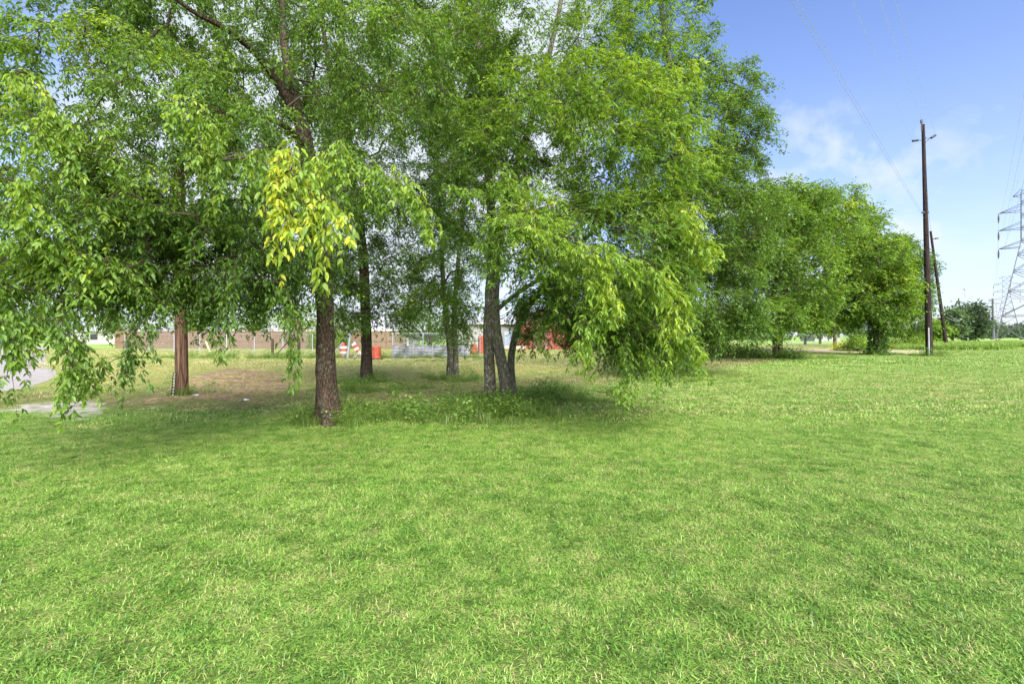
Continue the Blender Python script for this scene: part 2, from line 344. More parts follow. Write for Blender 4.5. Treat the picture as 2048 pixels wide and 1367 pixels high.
# ------------------------------------------------------------------ grass (instanced tufts)
rng = np.random.default_rng(11)
def blades(n, rad, l0, l1, wd, lean0, lean1, curve, tint_mu=.45, tint_sd=.18, square=False, rg=rng, segs=2, clump=0):
    if square: x = rg.uniform(-rad, rad, n); y = rg.uniform(-rad, rad, n)
    else:
        r_ = rad*np.sqrt(rg.random(n)); a_ = rg.random(n)*6.283; x, y = r_*np.cos(a_), r_*np.sin(a_)
    az = rg.random(n)*6.283; ct = np.zeros(n)
    if clump:
        k = rg.integers(0, clump, n); r_ = rad*np.sqrt(rg.random(clump)); a_ = rg.random(clump)*6.283; sc2 = rad*1.1/math.sqrt(clump)
        x = (r_*np.cos(a_))[k]+rg.normal(0, sc2, n); y = (r_*np.sin(a_))[k]+rg.normal(0, sc2, n); az = rg.uniform(0, 6.283, clump)[k]+rg.normal(0, .8, n); ct = rg.normal(0, tint_sd, clump)[k]; tint_sd = tint_sd*.5
    ln = np.radians(rg.uniform(lean0, lean1, n)); L = rg.uniform(l0, l1, n)*rg.uniform(.7, 1, n); w_ = wd*rg.uniform(.6, 1.3, n)
    o_ = np.stack([np.cos(az), np.sin(az), 0*az], 1); roll = rg.uniform(-1., 1., n)
    sd = np.stack([-np.sin(az), np.cos(az), roll*.7], 1); sd = unit(sd)
    base = np.stack([x, y, 0*x], 1); V = np.zeros((n, 2*(segs+1), 3)); p = base.copy(); a = ln.copy()
    ws = [1, .85, .12] if segs == 2 else [1, 1, .7, .1]
    for k in range(segs+1):
        V[:, 2*k] = p - sd*(w_*ws[k]/2)[:, None]; V[:, 2*k+1] = p + sd*(w_*ws[k]/2)[:, None]
        p = p + (o_*np.sin(a)[:, None] + np.array([0, 0, 1])*np.cos(a)[:, None])*(L/segs)[:, None]
        a = a + curve*rg.uniform(.4, 1.2, n)
    V[..., 2] = np.maximum(V[..., 2], .004)
    q = np.array([[2*k, 2*k+1, 2*k+3, 2*k+2] for k in range(segs)])
    Q = (np.arange(n)[:, None, None]*2*(segs+1)+q[None]).reshape(-1, 4)
    ti = np.repeat(rg.normal(tint_mu, tint_sd, n)+ct, 2*(segs+1))
    return V.reshape(-1, 3), Q, ti
def join(parts):
    Vs, Qs, Ts = [], [], []; b = 0
    for V, Q, T in parts: Vs.append(V); Qs.append(Q+b); Ts.append(T); b += len(V)
    return np.vstack(Vs), np.vstack(Qs), np.concatenate(Ts)
def proto(coll, name, parts, mat):
    V, Q, T = join(parts); o = bpy.data.objects.new(name, np_mesh(name, V, Q, mat, {'tint': T})); coll.objects.link(o); return o
def scatter(name, coll, P, idx, rot, scl, label, mat, cat=None):
    me = bpy.data.meshes.new(name); me.vertices.add(len(P)); me.vertices.foreach_set('co', np.asarray(P, np.float32).ravel())
    a = me.attributes.new('idx', 'INT', 'POINT'); a.data.foreach_set('value', np.asarray(idx, np.int32))
    a = me.attributes.new('rot', 'FLOAT_VECTOR', 'POINT'); a.data.foreach_set('vector', np.asarray(rot, np.float32).ravel())
    a = me.attributes.new('scl', 'FLOAT_VECTOR', 'POINT'); a.data.foreach_set('vector', np.asarray(scl, np.float32).ravel())
    me.update(); me.materials.append(mat); o = obj(name, me)
    ng = bpy.data.node_groups.new(name+'_nodes', 'GeometryNodeTree')
    ng.interface.new_socket('Geometry', in_out='INPUT', socket_type='NodeSocketGeometry'); ng.interface.new_socket('Geometry', in_out='OUTPUT', socket_type='NodeSocketGeometry')
    gi = ng.nodes.new('NodeGroupInput'); go = ng.nodes.new('NodeGroupOutput'); ip = ng.nodes.new('GeometryNodeInstanceOnPoints')
    ci = ng.nodes.new('GeometryNodeCollectionInfo'); ci.inputs[0].default_value = coll; ci.inputs[1].default_value = True; ci.inputs[2].default_value = True
    def att(nm, ty):
        q = ng.nodes.new('GeometryNodeInputNamedAttribute'); q.data_type = ty; q.inputs[0].default_value = nm
        return [s for s in q.outputs if s.name == 'Attribute' and s.enabled][0]
    ng.links.new(gi.outputs[0], ip.inputs['Points']); ng.links.new(ci.outputs[0], ip.inputs['Instance']); ip.inputs['Pick Instance'].default_value = True
    ng.links.new(att('idx', 'INT'), ip.inputs['Instance Index']); ng.links.new(att('rot', 'FLOAT_VECTOR'), ip.inputs['Rotation']); ng.links.new(att('scl', 'FLOAT_VECTOR'), ip.inputs['Scale'])
    ng.links.new(ip.outputs[0], go.inputs[0]); md = o.modifiers.new('scatter', 'NODES'); md.node_group = ng
    tag(o, label, cat, None, 'stuff'); return o
gc = bpy.data.collections.new('grass_tufts')
def near_patch(seed):
    rg = np.random.default_rng(seed)
    return [blades(1650, .40, .018, .042, .0038, 25, 84, .5, .48, .22, rg=rg, clump=80), blades(420, .40, .025, .055, .0054, 40, 86, .4, .38, .2, rg=rg, clump=50),
            blades(300, .40, .018, .045, .0028, 60, 88, .1, .85, .12, rg=rg), blades(7, .38, .06, .11, .005, 5, 45, .8, .3, .15, rg=rg)]
for i in range(4): proto(gc, 'tuft_%d' % i, near_patch(20+i), M_turf)
def mid_patch(seed):
    rg = np.random.default_rng(seed)
    return [blades(1500, .85, .03, .06, .011, 20, 80, .5, .47, .30, rg=rg, clump=90), blades(380, .85, .03, .06, .008, 50, 85, .1, .9, .15, rg=rg), blades(20, .85, .08, .14, .008, 5, 40, .8, .35, .15, rg=rg)]
for i in range(3): proto(gc, 'tuft_%d' % (4+i), mid_patch(40+i), M_turf)
def far_patch(seed):
    rg = np.random.default_rng(seed)
    return [blades(1700, 2.4, .05, .10, .034, 10, 65, .5, .48, .28, rg=rg, clump=160), blades(400, 2.4, .04, .09, .028, 40, 80, .1, .75, .15, rg=rg)]
for i in range(3): proto(gc, 'tuft_%d' % (7+i), far_patch(60+i), M_turf)
rg = np.random.default_rng(77); proto(gc, 'tuft_straw', [blades(120, .35, .08, .22, .009, 66, 88, .1, 1.15, .35, rg=rg), blades(60, .35, .03, .09, .016, 60, 88, .1, .1, .3, rg=rg)], M_turf)
def grid(y0, y1, step, margin, jit, xmaxfac=1.10):
    pts = []
    for y in np.arange(y0, y1, step):
        xm = y*xmaxfac+margin; xs = np.arange(-xm, xm, step); pts.append(np.stack([xs, np.full_like(xs, y)], 1))
    P = np.vstack(pts); return P + rng.uniform(-jit, jit, P.shape)
def dist_poly(poly, P):
    s = poly[::3]; return np.sqrt(((P[:, None, :]-s[None])**2).sum(2)).min(1)
def keep_off(P, r_):
    k = np.ones(len(P), bool)
    for q, e in ((road_poly, 1.0), (dirt_poly, .8), (sand_poly, .8), (gap_poly, .7), (track_poly, 1.)):
        ins = inside(q, P[:, 0], P[:, 1]); dd = dist_poly(q, P); k &= ~(ins) & (dd > r_*e*.8)
    return k
P1 = grid(1.2, 9.4, .38, 2.0, .12); P2 = grid(9.2, 26, .85, 2.5, .25); P3 = grid(25.5, 85, 2.6, 4, .8)
P1 = P1[keep_off(P1, .5)]; ring = grid(9.2, 26, .40, 2.5, .12); ring = ring[keep_off(ring, .55) & ~keep_off(ring, 1.7)]; P1 = np.vstack([P1, ring]); P2 = P2[keep_off(P2, 1.5)]; P3 = P3[keep_off(P3, 1.8)]
P3 = P3[~((P3[:, 1] > 55) & (P3[:, 0] < P3[:, 1]*.2))]
# thin the dry side a little and fill the patch borders with small tufts
PS = []
for q in (dirt_poly, sand_poly, gap_poly, road_poly):
    s = q[::2]; s = s[(s[:, 1] < 40)]
    for k in range(2): PS.append(s + rng.normal(0, .2, s.shape))
xs = rng.uniform(-14, -3, 900); ys = rng.uniform(8, 24, 900); ins = inside(dirt_poly, xs, ys); PS.append(np.stack([xs, ys], 1)[ins][:30])
PS = np.vstack(PS)
xs = rng.uniform(-12, 1, 5000); ys = rng.uniform(8, 24, 5000); q_ = inside(dirt_poly, xs, ys); q2 = inside(gap_poly, xs, ys)
STR = np.vstack([np.stack([xs, ys], 1)[q_][:130], np.stack([xs, ys], 1)[q2][:40], np.column_stack([rng.uniform(-9, 16, 160), rng.uniform(11, 20, 160)])]); STR = STR[~inside(road_poly, STR[:, 0], STR[:, 1])]
PP = np.vstack([P1, P2, P3, PS, STR]); n5 = len(STR); n1, n2, n3, n4 = len(P1), len(P2), len(P3), len(PS)
idx = np.concatenate([rng.integers(0, 4, n1), rng.integers(4, 7, n2), rng.integers(7, 10, n3), rng.integers(0, 4, n4), np.full(n5, 10)])
s_ = np.concatenate([rng.uniform(.85, 1.2, n1), rng.uniform(.9, 1.2, n2), rng.uniform(.9, 1.2, n3), rng.uniform(.15, .5, n4), rng.uniform(.7, 1.4, n5)])
sz = s_*np.concatenate([rng.uniform(.55, 1.05, n1), rng.uniform(.7, 1.2, n2), rng.uniform(.7, 1.1, n3), rng.uniform(.8, 1.5, n4), np.ones(n5)])
scatter('grass', gc, np.column_stack([PP, np.full(len(PP), .002)]), idx, np.column_stack([0*s_, 0*s_, rng.uniform(0, 6.28, len(s_))]),
        np.column_stack([s_, s_, sz]), 'short mown green grass with straw coloured flecks covering the lawn', M_turf)
# ------------------------------------------------------------------ leaf sprays
LB = np.array([[0, 0, 0], [.28, .5, .10], [.66, .36, .07], [1, 0, -.06], [.66, -.36, .07], [.28, -.5, .10]])   # along, across, up
LQ = np.array([[0, 1, 2, 3], [0, 3, 4, 5]])
def leaves_mesh(name, L, mat, base, lite=None):
    p, a, nr, ln, wd, ti = L
    lite = (mat is M_far) if lite is None else lite
    m = np.ones(len(p), bool) if lite is True else (p[:, 1] > (lite or 1e9))
    b = unit(np.cross(nr, a)); n2_ = np.cross(a, b); q = m
    V1 = np.stack([p[q], p[q]+a[q]*(ln[q]*.45)[:, None]+b[q]*(wd[q]*.55)[:, None], p[q]+a[q]*ln[q][:, None], p[q]+a[q]*(ln[q]*.45)[:, None]-b[q]*(wd[q]*.55)[:, None]], 1).reshape(-1, 3)
    Q1 = np.arange(q.sum()*4).reshape(-1, 4); q = ~m
    V2 = (p[q][:, None, :] + a[q][:, None, :]*(LB[None, :, 0, None]*ln[q][:, None, None]) + b[q][:, None, :]*(LB[None, :, 1, None]*wd[q][:, None, None]) + n2_[q][:, None, :]*(LB[None, :, 2, None]*wd[q][:, None, None]*2)).reshape(-1, 3)
    Q2 = (np.arange(q.sum())[:, None, None]*6+LQ[None]).reshape(-1, 4)+len(V1)
    return np_mesh(name, np.vstack([V1, V2])-base, np.vstack([Q1, Q2]), mat, {'tint': np.concatenate([np.repeat(ti[m], 4), np.repeat(ti[q], 6)])})
UP = np.array([0, 0, 1.])
def sprays(C, D, rg, nt_, nr_, nl, tl, rl, ll, lw, droop, tint, tsd=.10, spread=.6):
    n = len(C); C = np.repeat(C, nt_, 0); D = np.repeat(D, nt_, 0); ti = np.repeat(tint, nt_)
    m = len(C); L = tl*rg.uniform(.55, 1.2, m)
    d = unit(D*.75 + rg.normal(0, spread, (m, 3)) - UP*droop*.25); s0 = C - d*(L*.25)[:, None] + rg.normal(0, .05, (m, 3))
    kk = np.linspace(0, 1, 4); TP = s0[:, None, :] + d[:, None, :]*(L[:, None]*kk)[..., None] - UP*(droop*L[:, None]*kk**2*.6)[..., None]
    TR = np.tile(np.array([.0045, .0035, .0025, .001]), (m, 1))*(tl/.45)
    # rachises
    s = np.clip(np.linspace(.12, 1, nr_)[None] + rg.normal(0, .05, (m, nr_)), 0, 1.02)
    rb = s0[:, None] + d[:, None]*(L[:, None]*s)[..., None] - UP*(droop*L[:, None]*s**2*.6)[..., None]
    tan = unit(d[:, None] - UP*(droop*s*1.2)[..., None])
    sidev = unit(np.cross(tan, UP[None, None]+.001)); ang = rg.normal(0, .6, (m, nr_)); upv = np.cross(sidev, tan)
    sg = np.where(np.arange(nr_) % 2 == 0, 1, -1)[None, :, None]
    pv = sidev*np.cos(ang)[..., None]*sg + upv*np.sin(ang)[..., None]
    rd = unit(tan*.55 + pv*.8 + rg.normal(0, .2, (m, nr_, 3)) - UP*droop*.55)
    rb = rb.reshape(-1, 3); rd = rd.reshape(-1, 3); ti = np.repeat(ti, nr_) + rg.normal(0, tsd*.5, m*nr_); k = len(rb)
    rL = rl*rg.uniform(.6, 1.2, k)
    if nl == 1: t = np.zeros((k, 1)); sg2 = np.zeros((1, 1))
    else:
        pr = (nl-1)//2; tt = np.repeat(np.linspace(.35, .85, pr), 2); t = np.append(tt, 1.)[None]*np.ones((k, 1)); sg2 = np.append(np.tile([1., -1.], pr), 0.)[None]
    lb = rb[:, None] + rd[:, None]*(rL[:, None]*t)[..., None] - UP*(.18*droop*rL[:, None]*t**2)[..., None]
    rs = unit(np.cross(rd, UP[None]+.001) + rg.normal(0, .35, (k, 3)))
    la = unit(rd[:, None]*(.6+.4*(sg2 == 0))[..., None] + rs[:, None]*(sg2*.8)[..., None] + rg.normal(0, .15, (k, t.shape[1], 3)) - UP*(droop*.55))
    ln = ll*rg.uniform(.6, 1.2, la.shape[:2])
    nv = UP[None, None]*.9 + rg.normal(0, .38, la.shape); nv = unit(nv - la*(nv*la).sum(-1, keepdims=True))
    tt_ = ti[:, None] + rg.normal(0, tsd, la.shape[:2])
    f_ = lambda a: a.reshape(-1, a.shape[-1]) if a.ndim == 3 else a.reshape(-1)
    ln = f_(ln); return (f_(lb), f_(la), f_(nv), ln, ln*lw*rg.uniform(.8, 1.15, len(ln)), f_(tt_)), (TP, TR)
def grow(trunks, C, rg, zmin, r0=.0045, arch=.16, step=.28, updown=.25):
    """trunks: list of (points, radii) already resampled; returns tube list"""
    pos = np.zeros((60000, 3)); par = np.full(60000, -1); cap = np.full(60000, 9.); ntk = 0
    for P, Rr in trunks:
        ok = P[:, 2] > zmin; q = P[ok]; pos[ntk:ntk+len(q)] = q; cap[ntk:ntk+len(q)] = np.maximum(Rr[ok]*.75, r0*4); ntk += len(q)
    n = ntk; d0 = np.array([np.linalg.norm(pos[:ntk]-c, axis=1).min() for c in C]); paths = []
    for ci in np.argsort(d0):
        c = C[ci]; v = pos[:n]-c; dd = np.linalg.norm(v, axis=1); cost = dd + updown*np.maximum(0, -v[:, 2]*-1)*.6; cost[:ntk] += .15*d0[ci]
        j = int(np.argmin(cost)); a = pos[j].copy(); L = dd[j]
        if L < .06: continue
        ns = max(2, int(L/step)); t = np.arange(1, ns+1)/ns
        Pn = a[None]*(1-t)[:, None] + c[None]*t[:, None] + UP*(arch*L*4*t*(1-t))[:, None]*.6 + rg.normal(0, .035, (ns, 3))*np.sqrt(min(L, 2))*(t < .99)[:, None]
        ids = [j]
        for q in Pn: pos[n] = q; par[n] = ids[-1]; cap[n] = cap[ids[-1]]; ids.append(n); n += 1
        paths.append(ids)
    ar = np.zeros(n); has = np.zeros(n, bool)
    for i in range(n-1, ntk-1, -1):
        if not has[i]: ar[i] = r0**2.45
        p = par[i]
        if p >= ntk: ar[p] += ar[i]*1.02; has[p] = True
    rad = np.minimum(np.maximum(ar, 1e-14)**(1/2.45), cap[:n]); Vs, Qs = [], []; b = 0
    for ids in paths:
        P = pos[ids]; r_ = rad[ids].copy()
        r_[0] = r_[1]*1.1 if ids[0] < ntk else min(rad[ids[0]], r_[1]*1.2)
        V, Q = tube(P, r_, 7 if r_[0] > .03 else (5 if r_[0] > .012 else 4)); Vs.append(V); Qs.append(Q+b); b += len(V)
    return np.vstack(Vs), np.vstack(Qs)
def lobe_pts(lobes, rg, hollow=.35):
    C, D, T = [], [], []
    for (px, py, d, rx, ry, rz, n, ti) in lobes:
        c = at(px, py, d); u = rg.normal(size=(n, 3)); u = unit(u); r_ = rg.uniform(hollow, 1, n)**(1/2.2)*np.where(rg.random(n) < .14, rg.uniform(1.05, 1.28, n), 1); u2 = u*r_[:, None]
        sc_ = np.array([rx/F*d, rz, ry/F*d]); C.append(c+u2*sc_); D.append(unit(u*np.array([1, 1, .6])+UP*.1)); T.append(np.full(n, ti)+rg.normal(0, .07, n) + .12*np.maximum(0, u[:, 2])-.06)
    return np.vstack(C), np.vstack(D), np.concatenate(T)
def strand_pts(strands, rg):
    C, D, T = [], [], []
    for (pl, n, sp_, ti) in strands:
        W = np.array([at(*p) for p in pl]); s = np.linspace(0, len(W)-1, n); i = np.minimum(s.astype(int), len(W)-2); f_ = (s-i)[:, None]
        P = W[i]*(1-f_)+W[i+1]*f_; P = P + rg.normal(0, sp_, P.shape); d = unit(W[i+1]-W[i]); C.append(P); D.append(d); T.append(np.full(n, ti)+rg.normal(0, .05, n))
    return np.vstack(C), np.vstack(D), np.concatenate(T)
def trunk_mesh(name, P, Rr, mat, base, n=26, seed=0, flare=.6, lump=.08):
    rg = np.random.default_rng(seed); k = len(P); th = np.arange(n)*2*math.pi/n; zz_ = P[:, 2]
    mod = np.ones((k, n))
    for q in range(14):
        a = rg.integers(1, 9); mod += lump*.35*np.sin(a*th[None]+rg.uniform(0, 6.3)+zz_[:, None]*rg.uniform(-2.5, 2.5))*np.sin(zz_[:, None]*rg.uniform(1, 7)+rg.uniform(0, 6.3))/math.sqrt(a)
    mod += rg.normal(0, lump*.28, (k, n))
    fl = np.exp(-np.maximum(zz_-P[0, 2], 0)/.22)*flare; mod *= 1+fl[:, None]*(.6+.5*np.sin(3*th+seed)[None]+.3*np.sin(5*th+seed*2)[None])
    V, Q = tube(P, Rr, n, mod); return np_mesh(name, V-base, Q, mat, smooth_=True)
LEAFV = None
def leaf_variants():
    global LEAFV
    LEAFV = []
    prof = [(0, 0), (.08, .16), (.22, .42), (.40, .5), (.62, .36), (.82, .16), (1, 0)]
    for k, ti in enumerate((.2, .3, .4, .5, .58, .66, .74, .82, .88, .93, 1.0)):
        V, Fc = [], []
        for i, (x, w_) in enumerate(prof):
            zc = -.10*x*x; V += [(x, w_*.5, zc+w_*.10), (x, 0, zc), (x, -w_*.5, zc+w_*.10)]
        for i in range(len(prof)-1):
            a = 3*i; Fc += [(a, a+3, a+4, a+1), (a+1, a+4, a+5, a+2)]
        me = py_mesh('leaf', V, Fc, M_leaf, True); at_ = me.attributes.new('tint', 'FLOAT', 'POINT'); at_.data.foreach_set('value', np.full(len(V), ti, np.float32)); LEAFV.append(me)
leaf_variants(); LEAFT = np.array([.2, .3, .4, .5, .58, .66, .74, .82, .88, .93, 1.0])
def single_leaves(root, L, base, n):
    p, a, nr, ln, wd, ti = L; px = CX+F*p[:, 0]/p[:, 1]; py = HY-F*(p[:, 2]-H)/p[:, 1]
    v = (px > 5) & (px < 2040) & (py > 5) & (p[:, 1] > .5)
    size = ln/p[:, 1]*np.where(v, 1, 0)*np.linalg.norm(a[:, [0, 2]], axis=1); ids = np.argsort(-size)[:n]
    for i in ids:
        o = bpy.data.objects.new('leaf', LEAFV[int(np.argmin(abs(LEAFT-ti[i])))]); sc.collection.objects.link(o); o.parent = root
        b = np.cross(nr[i], a[i]); b /= np.linalg.norm(b); c = np.cross(a[i], b)
        M = Matrix(((a[i][0], b[0], c[0]), (a[i][1], b[1], c[1]), (a[i][2], b[2], c[2]))).to_4x4() @ Matrix.Diagonal((ln[i], wd[i]*2, ln[i], 1)); M.translation = Vector(p[i]-base)
        o.matrix_local = M
    keep = np.ones(len(p), bool); keep[ids] = False
    return tuple(q[keep] for q in L)
def tree(label, base, stems, lobes, seed, leaf, strands=None, mat_bark=M_bark2, group=None, zmin=1.6, singles=0, name='tree', mat_leaf=M_leaf, r0=.0045, lump=.08, flare=.6, extra=None, sides=26, cut=None, arch=.16):
    rg = np.random.default_rng(seed); base = np.array(base, float); root = thing(name, label, 'tree', tuple(base), group)
    trunks = []
    for k, (P, Rr) in enumerate(stems):
        P, Rr = resample(P, Rr, .14 if base[1] < 25 else .4); trunks.append((P, Rr))
        obj('trunk', trunk_mesh('trunk', P, Rr, mat_bark, base, sides, seed+k, flare if P[0, 2] < .5 else 0, lump), root)
    C, D, T = lobe_pts(lobes, rg)
    nt_, nr_, nl, tl, rl, ll, lw, droop, tsd = leaf
    allL, allT = [], []
    if cut is not None:
        k = cut(C); C, D, T = C[k], D[k], T[k]
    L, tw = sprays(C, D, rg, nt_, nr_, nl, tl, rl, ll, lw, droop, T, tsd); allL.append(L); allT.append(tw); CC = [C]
    if strands:
        for grp, lf in strands:
            C2, D2, T2 = strand_pts(grp, rg); L, tw = sprays(C2, D2, rg, *lf[:8], T2, lf[8], .35); allL.append(L); allT.append(tw); CC.append(C2)
    V, Q = grow(trunks, np.vstack(CC), rg, zmin, r0, arch)
    Vs, Qs = [V-base], [Q]; b = len(V)
    for TP, TR in allT:
        ks = [0, 3] if base[1] > 13 else [0, 2, 3]; V2, Q2 = many_tubes(TP[:, ks], TR[:, ks], 3); Vs.append(V2-base); Qs.append(Q2+b); b += len(V2)
    tag(obj('branches', np_mesh('branches', np.vstack(Vs), np.vstack(Qs), M_twig if mat_bark is M_bark1 else M_twig, smooth_=True), root), kind='stuff')
    L = tuple(np.concatenate([q[i] for q in allL]) for i in range(6))
    k = (L[0][:, 2] > .15) & (L[0][:, 1] > .8); L = tuple(q[k] for q in L)
    if singles: L = single_leaves(root, L, base, singles)
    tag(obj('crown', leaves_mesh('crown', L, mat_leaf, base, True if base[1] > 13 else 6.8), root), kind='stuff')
    print('LEAVES', label[:30], len(L[0]))
    return root
LEAFCOUNT = 0
# ---- the near maple on the left
A = gd(661, 846); dA = A[1]
stA = [([A+[0, 0, -.05], at(652, 760, dA), at(652, 690, dA), at(650, 600, dA), at(645, 500, dA-.1), at(625, 360, dA-.2), at(602, 245, dA-.3)], [.20, .165, .155, .145, .135, .12, .11]),
       ([at(602, 245, dA-.3), at(565, 180, dA-.6), at(520, 115, dA-1.0), at(455, 60, dA-1.4), at(380, 20, dA-1.8), at(310, -40, dA-2.1)], [.085, .07, .055, .042, .028, .008]),
       ([at(602, 245, dA-.3), at(572, 120, dA-.2), at(565, 20, dA), at(550, -150, dA)], [.09, .07, .05, .01]),
       ([at(615, 300, dA-.2), at(560, 245, dA-.9), at(480, 235, dA-1.6), at(400, 215, dA-2.2), at(330, 210, dA-2.6)], [.06, .045, .034, .022, .007]),
       ([at(648, 560, dA-.1), at(630, 480, dA-1), at(560, 410, dA-2), at(470, 400, dA-2.3), at(380, 410, dA-2.8)], [.045, .035, .026, .018, .007])]
loA = [(500, 40, 8.2, 340, 150, 2.0, 240, .44), (240, 190, 6.8, 220, 140, 1.4, 100, .56), (110, 330, 5.4, 160, 100, .9, 34, .60), (170, 450, 6.0, 190, 110, 1.1, 80, .50),
       (430, 330, 7.0, 230, 150, 1.5, 120, .40), (400, 510, 7.0, 240, 80, 1.3, 130, .40), (470, 590, 7.6, 120, 30, .8, 26, .44), (330, 470, 7.4, 150, 90, 1.0, 70, .28), (470, 200, 8.6, 150, 120, .9, 50, .36), (110, 560, 5.4, 150, 50, .8, 40, .54), (90, 60, 7.0, 110, 60, .8, 8, .45),
       (760, 120, 7.5, 160, 120, 1.3, 50, .52), (620, 350, 6.2, 200, 60, .8, 30, .5), (600, 530, 7.4, 90, 45, .7, 20, .36), (360, 20, 7.8, 90, 60, .8, 34, .46), (1000, 60, 9.5, 60, 60, .8, 24, .5), (330, 570, 7.2, 120, 35, .8, 14, .4)]
lfA = (5, 7, 5, .44, .12, .066, .40, .85, .10); lfS = (3, 7, 5, .28, .09, .072, .40, 1.1, .10)
yl = (3, 5, 5, .26, .10, .088, .40, 1.2, .12)
strA = [([([(110, 600, 5.0), (150, 680, 4.9), (160, 720, 4.9)], 6, .035, .5), ([(150, 700, 4.9), (135, 755, 4.9)], 3, .02, .5), ([(330, 610, 5.6), (250, 680, 5.4), (215, 725, 5.3)], 6, .035, .34), ([(-10, 620, 4.6), (20, 690, 4.6), (10, 740, 4.6)], 4, .05, .5),
          ([(470, 560, 5.8), (450, 610, 5.8), (445, 655, 5.8)], 3, .03, .36), ([(560, 570, 5.6), (585, 630, 5.5), (588, 690, 5.5)], 4, .03, .42), ([(60, 570, 4.9), (70, 640, 4.9)], 4, .06, .55)], lfS),
        ([([(720, 320, 5.8), (770, 335, 5.4), (820, 370, 5.2), (850, 405, 5.2)], 9, .05, .66), ([(670, 280, 5.2), (655, 330, 5.1)], 4, .05, .66), ([(440, 280, 5.5), (420, 330, 5.4)], 6, .08, .66), ([(400, 310, 5.8), (470, 320, 5.4)], 6, .08, .60),
          ([(320, 160, 5.0), (370, 200, 4.9), (410, 290, 4.9)], 8, .08, .64), ([(20, 160, 4.8), (120, 220, 4.7), (130, 310, 4.7)], 8, .10, .66), ([(10, 380, 4.6), (90, 410, 4.6)], 6, .08, .66), ([(60, 480, 4.8), (200, 520, 4.9)], 6, .1, .62)], lfS),
        ([([(545, 290, 4.6), (555, 330, 4.5), (580, 370, 4.5)], 4, .05, .86), ([(575, 310, 4.6), (545, 390, 4.5)], 3, .05, .88), ([(590, 350, 4.6), (640, 385, 4.5), (690, 410, 4.4)], 4, .05, .78), ([(650, 400, 4.5), (665, 450, 4.4)], 2, .04, .80), ([(600, 400, 4.5), (590, 430, 4.5)], 2, .05, .82),
          ([(620, 300, 4.8), (640, 370, 4.7), (640, 430, 4.7)], 6, .08, .66), ([(560, 300, 4.9), (540, 360, 4.9)], 4, .08, .62)], yl)]
tree('big maple with bright yellow leaves hanging in front of its thick brown trunk', A, stA, loA, 101, lfA, strA, M_bark1, zmin=1.9, singles=280, name='maple_tree', r0=.0035, flare=.9, lump=.14, sides=40)
# ---- the three-stemmed ash in the middle
B = gd(1000, 806); dB = B[1]
stB = [([at(981, 804, dB)*[1, 1, 0]+[0, 0, -.05], at(979, 740, dB), at(977, 660, dB), at(981, 580, dB), at(986, 480, dB), at(975, 330, dB+.2), at(960, 100, dB+.4), at(950, -150, dB+.5)], [.135, .125, .125, .12, .11, .09, .07, .03]),
       ([at(1015, 812, dB-.2)*[1, 1, 0]+[0, 0, -.05], at(1010, 760, dB-.2), at(1000, 710, dB-.15), at(991, 650, dB-.05), at(990, 560, dB-.05), at(1010, 420, dB-.2), at(1060, 250, dB-.4), at(1110, 60, dB-.4), at(1150, -150, dB-.4)], [.15, .13, .12, .12, .11, .09, .07, .05, .03]),
       ([at(1028, 800, dB+.2)*[1, 1, 0]+[0, 0, -.05], at(1022, 740, dB+.2), at(1026, 690, dB+.1), at(1045, 630, dB-.2), at(1075, 590, dB-.6), at(1130, 520, dB-1.4), at(1210, 440, dB-2), at(1290, 380, dB-2.4)], [.09, .085, .08, .075, .065, .05, .04, .02]),
       ([at(993, 620, dB-.1), at(1030, 590, dB-.6), at(1080, 560, dB-1.6), at(1170, 540, dB-3), at(1260, 600, dB-3.9)], [.05, .045, .038, .03, .018])]
loB = [(1130, 290, 8.8, 190, 170, 1.6, 190, .54), (1260, 300, 8.6, 130, 170, 1.3, 130, .62), (1060, 80, 10, 190, 150, 1.8, 160, .50), (1240, 80, 9.8, 120, 130, 1.5, 90, .60), (1220, 480, 8.0, 160, 95, 1.1, 130, .48), (1300, 570, 8.0, 80, 60, .8, 60, .48),
       (1250, 640, 8.8, 120, 50, .8, 80, .42), (1280, 690, 9.6, 90, 30, .7, 44, .40), (1190, 590, 9.4, 110, 50, .8, 60, .44), (1220, 550, 7.0, 90, 50, .5, 30, .60), (1060, 470, 7.2, 90, 70, .6, 45, .60), (940, 330, 9.6, 70, 160, 1.0, 60, .36), (930, 160, 10.5, 80, 140, 1.0, 70, .40), (1045, 230, 9.6, 90, 110, .8, 80, .46), (1360, 470, 8.3, 45, 90, .6, 26, .72), (1110, 600, 8.4, 90, 34, .7, 44, .34), (1110, 660, 9.0, 60, 24, .5, 12, .30), (1310, 660, 8.2, 60, 30, .6, 22, .46)]
lfB = (4, 6, 7, .46, .15, .072, .34, .6, .06); lfBs = (3, 6, 7, .30, .14, .078, .34, .8, .06)
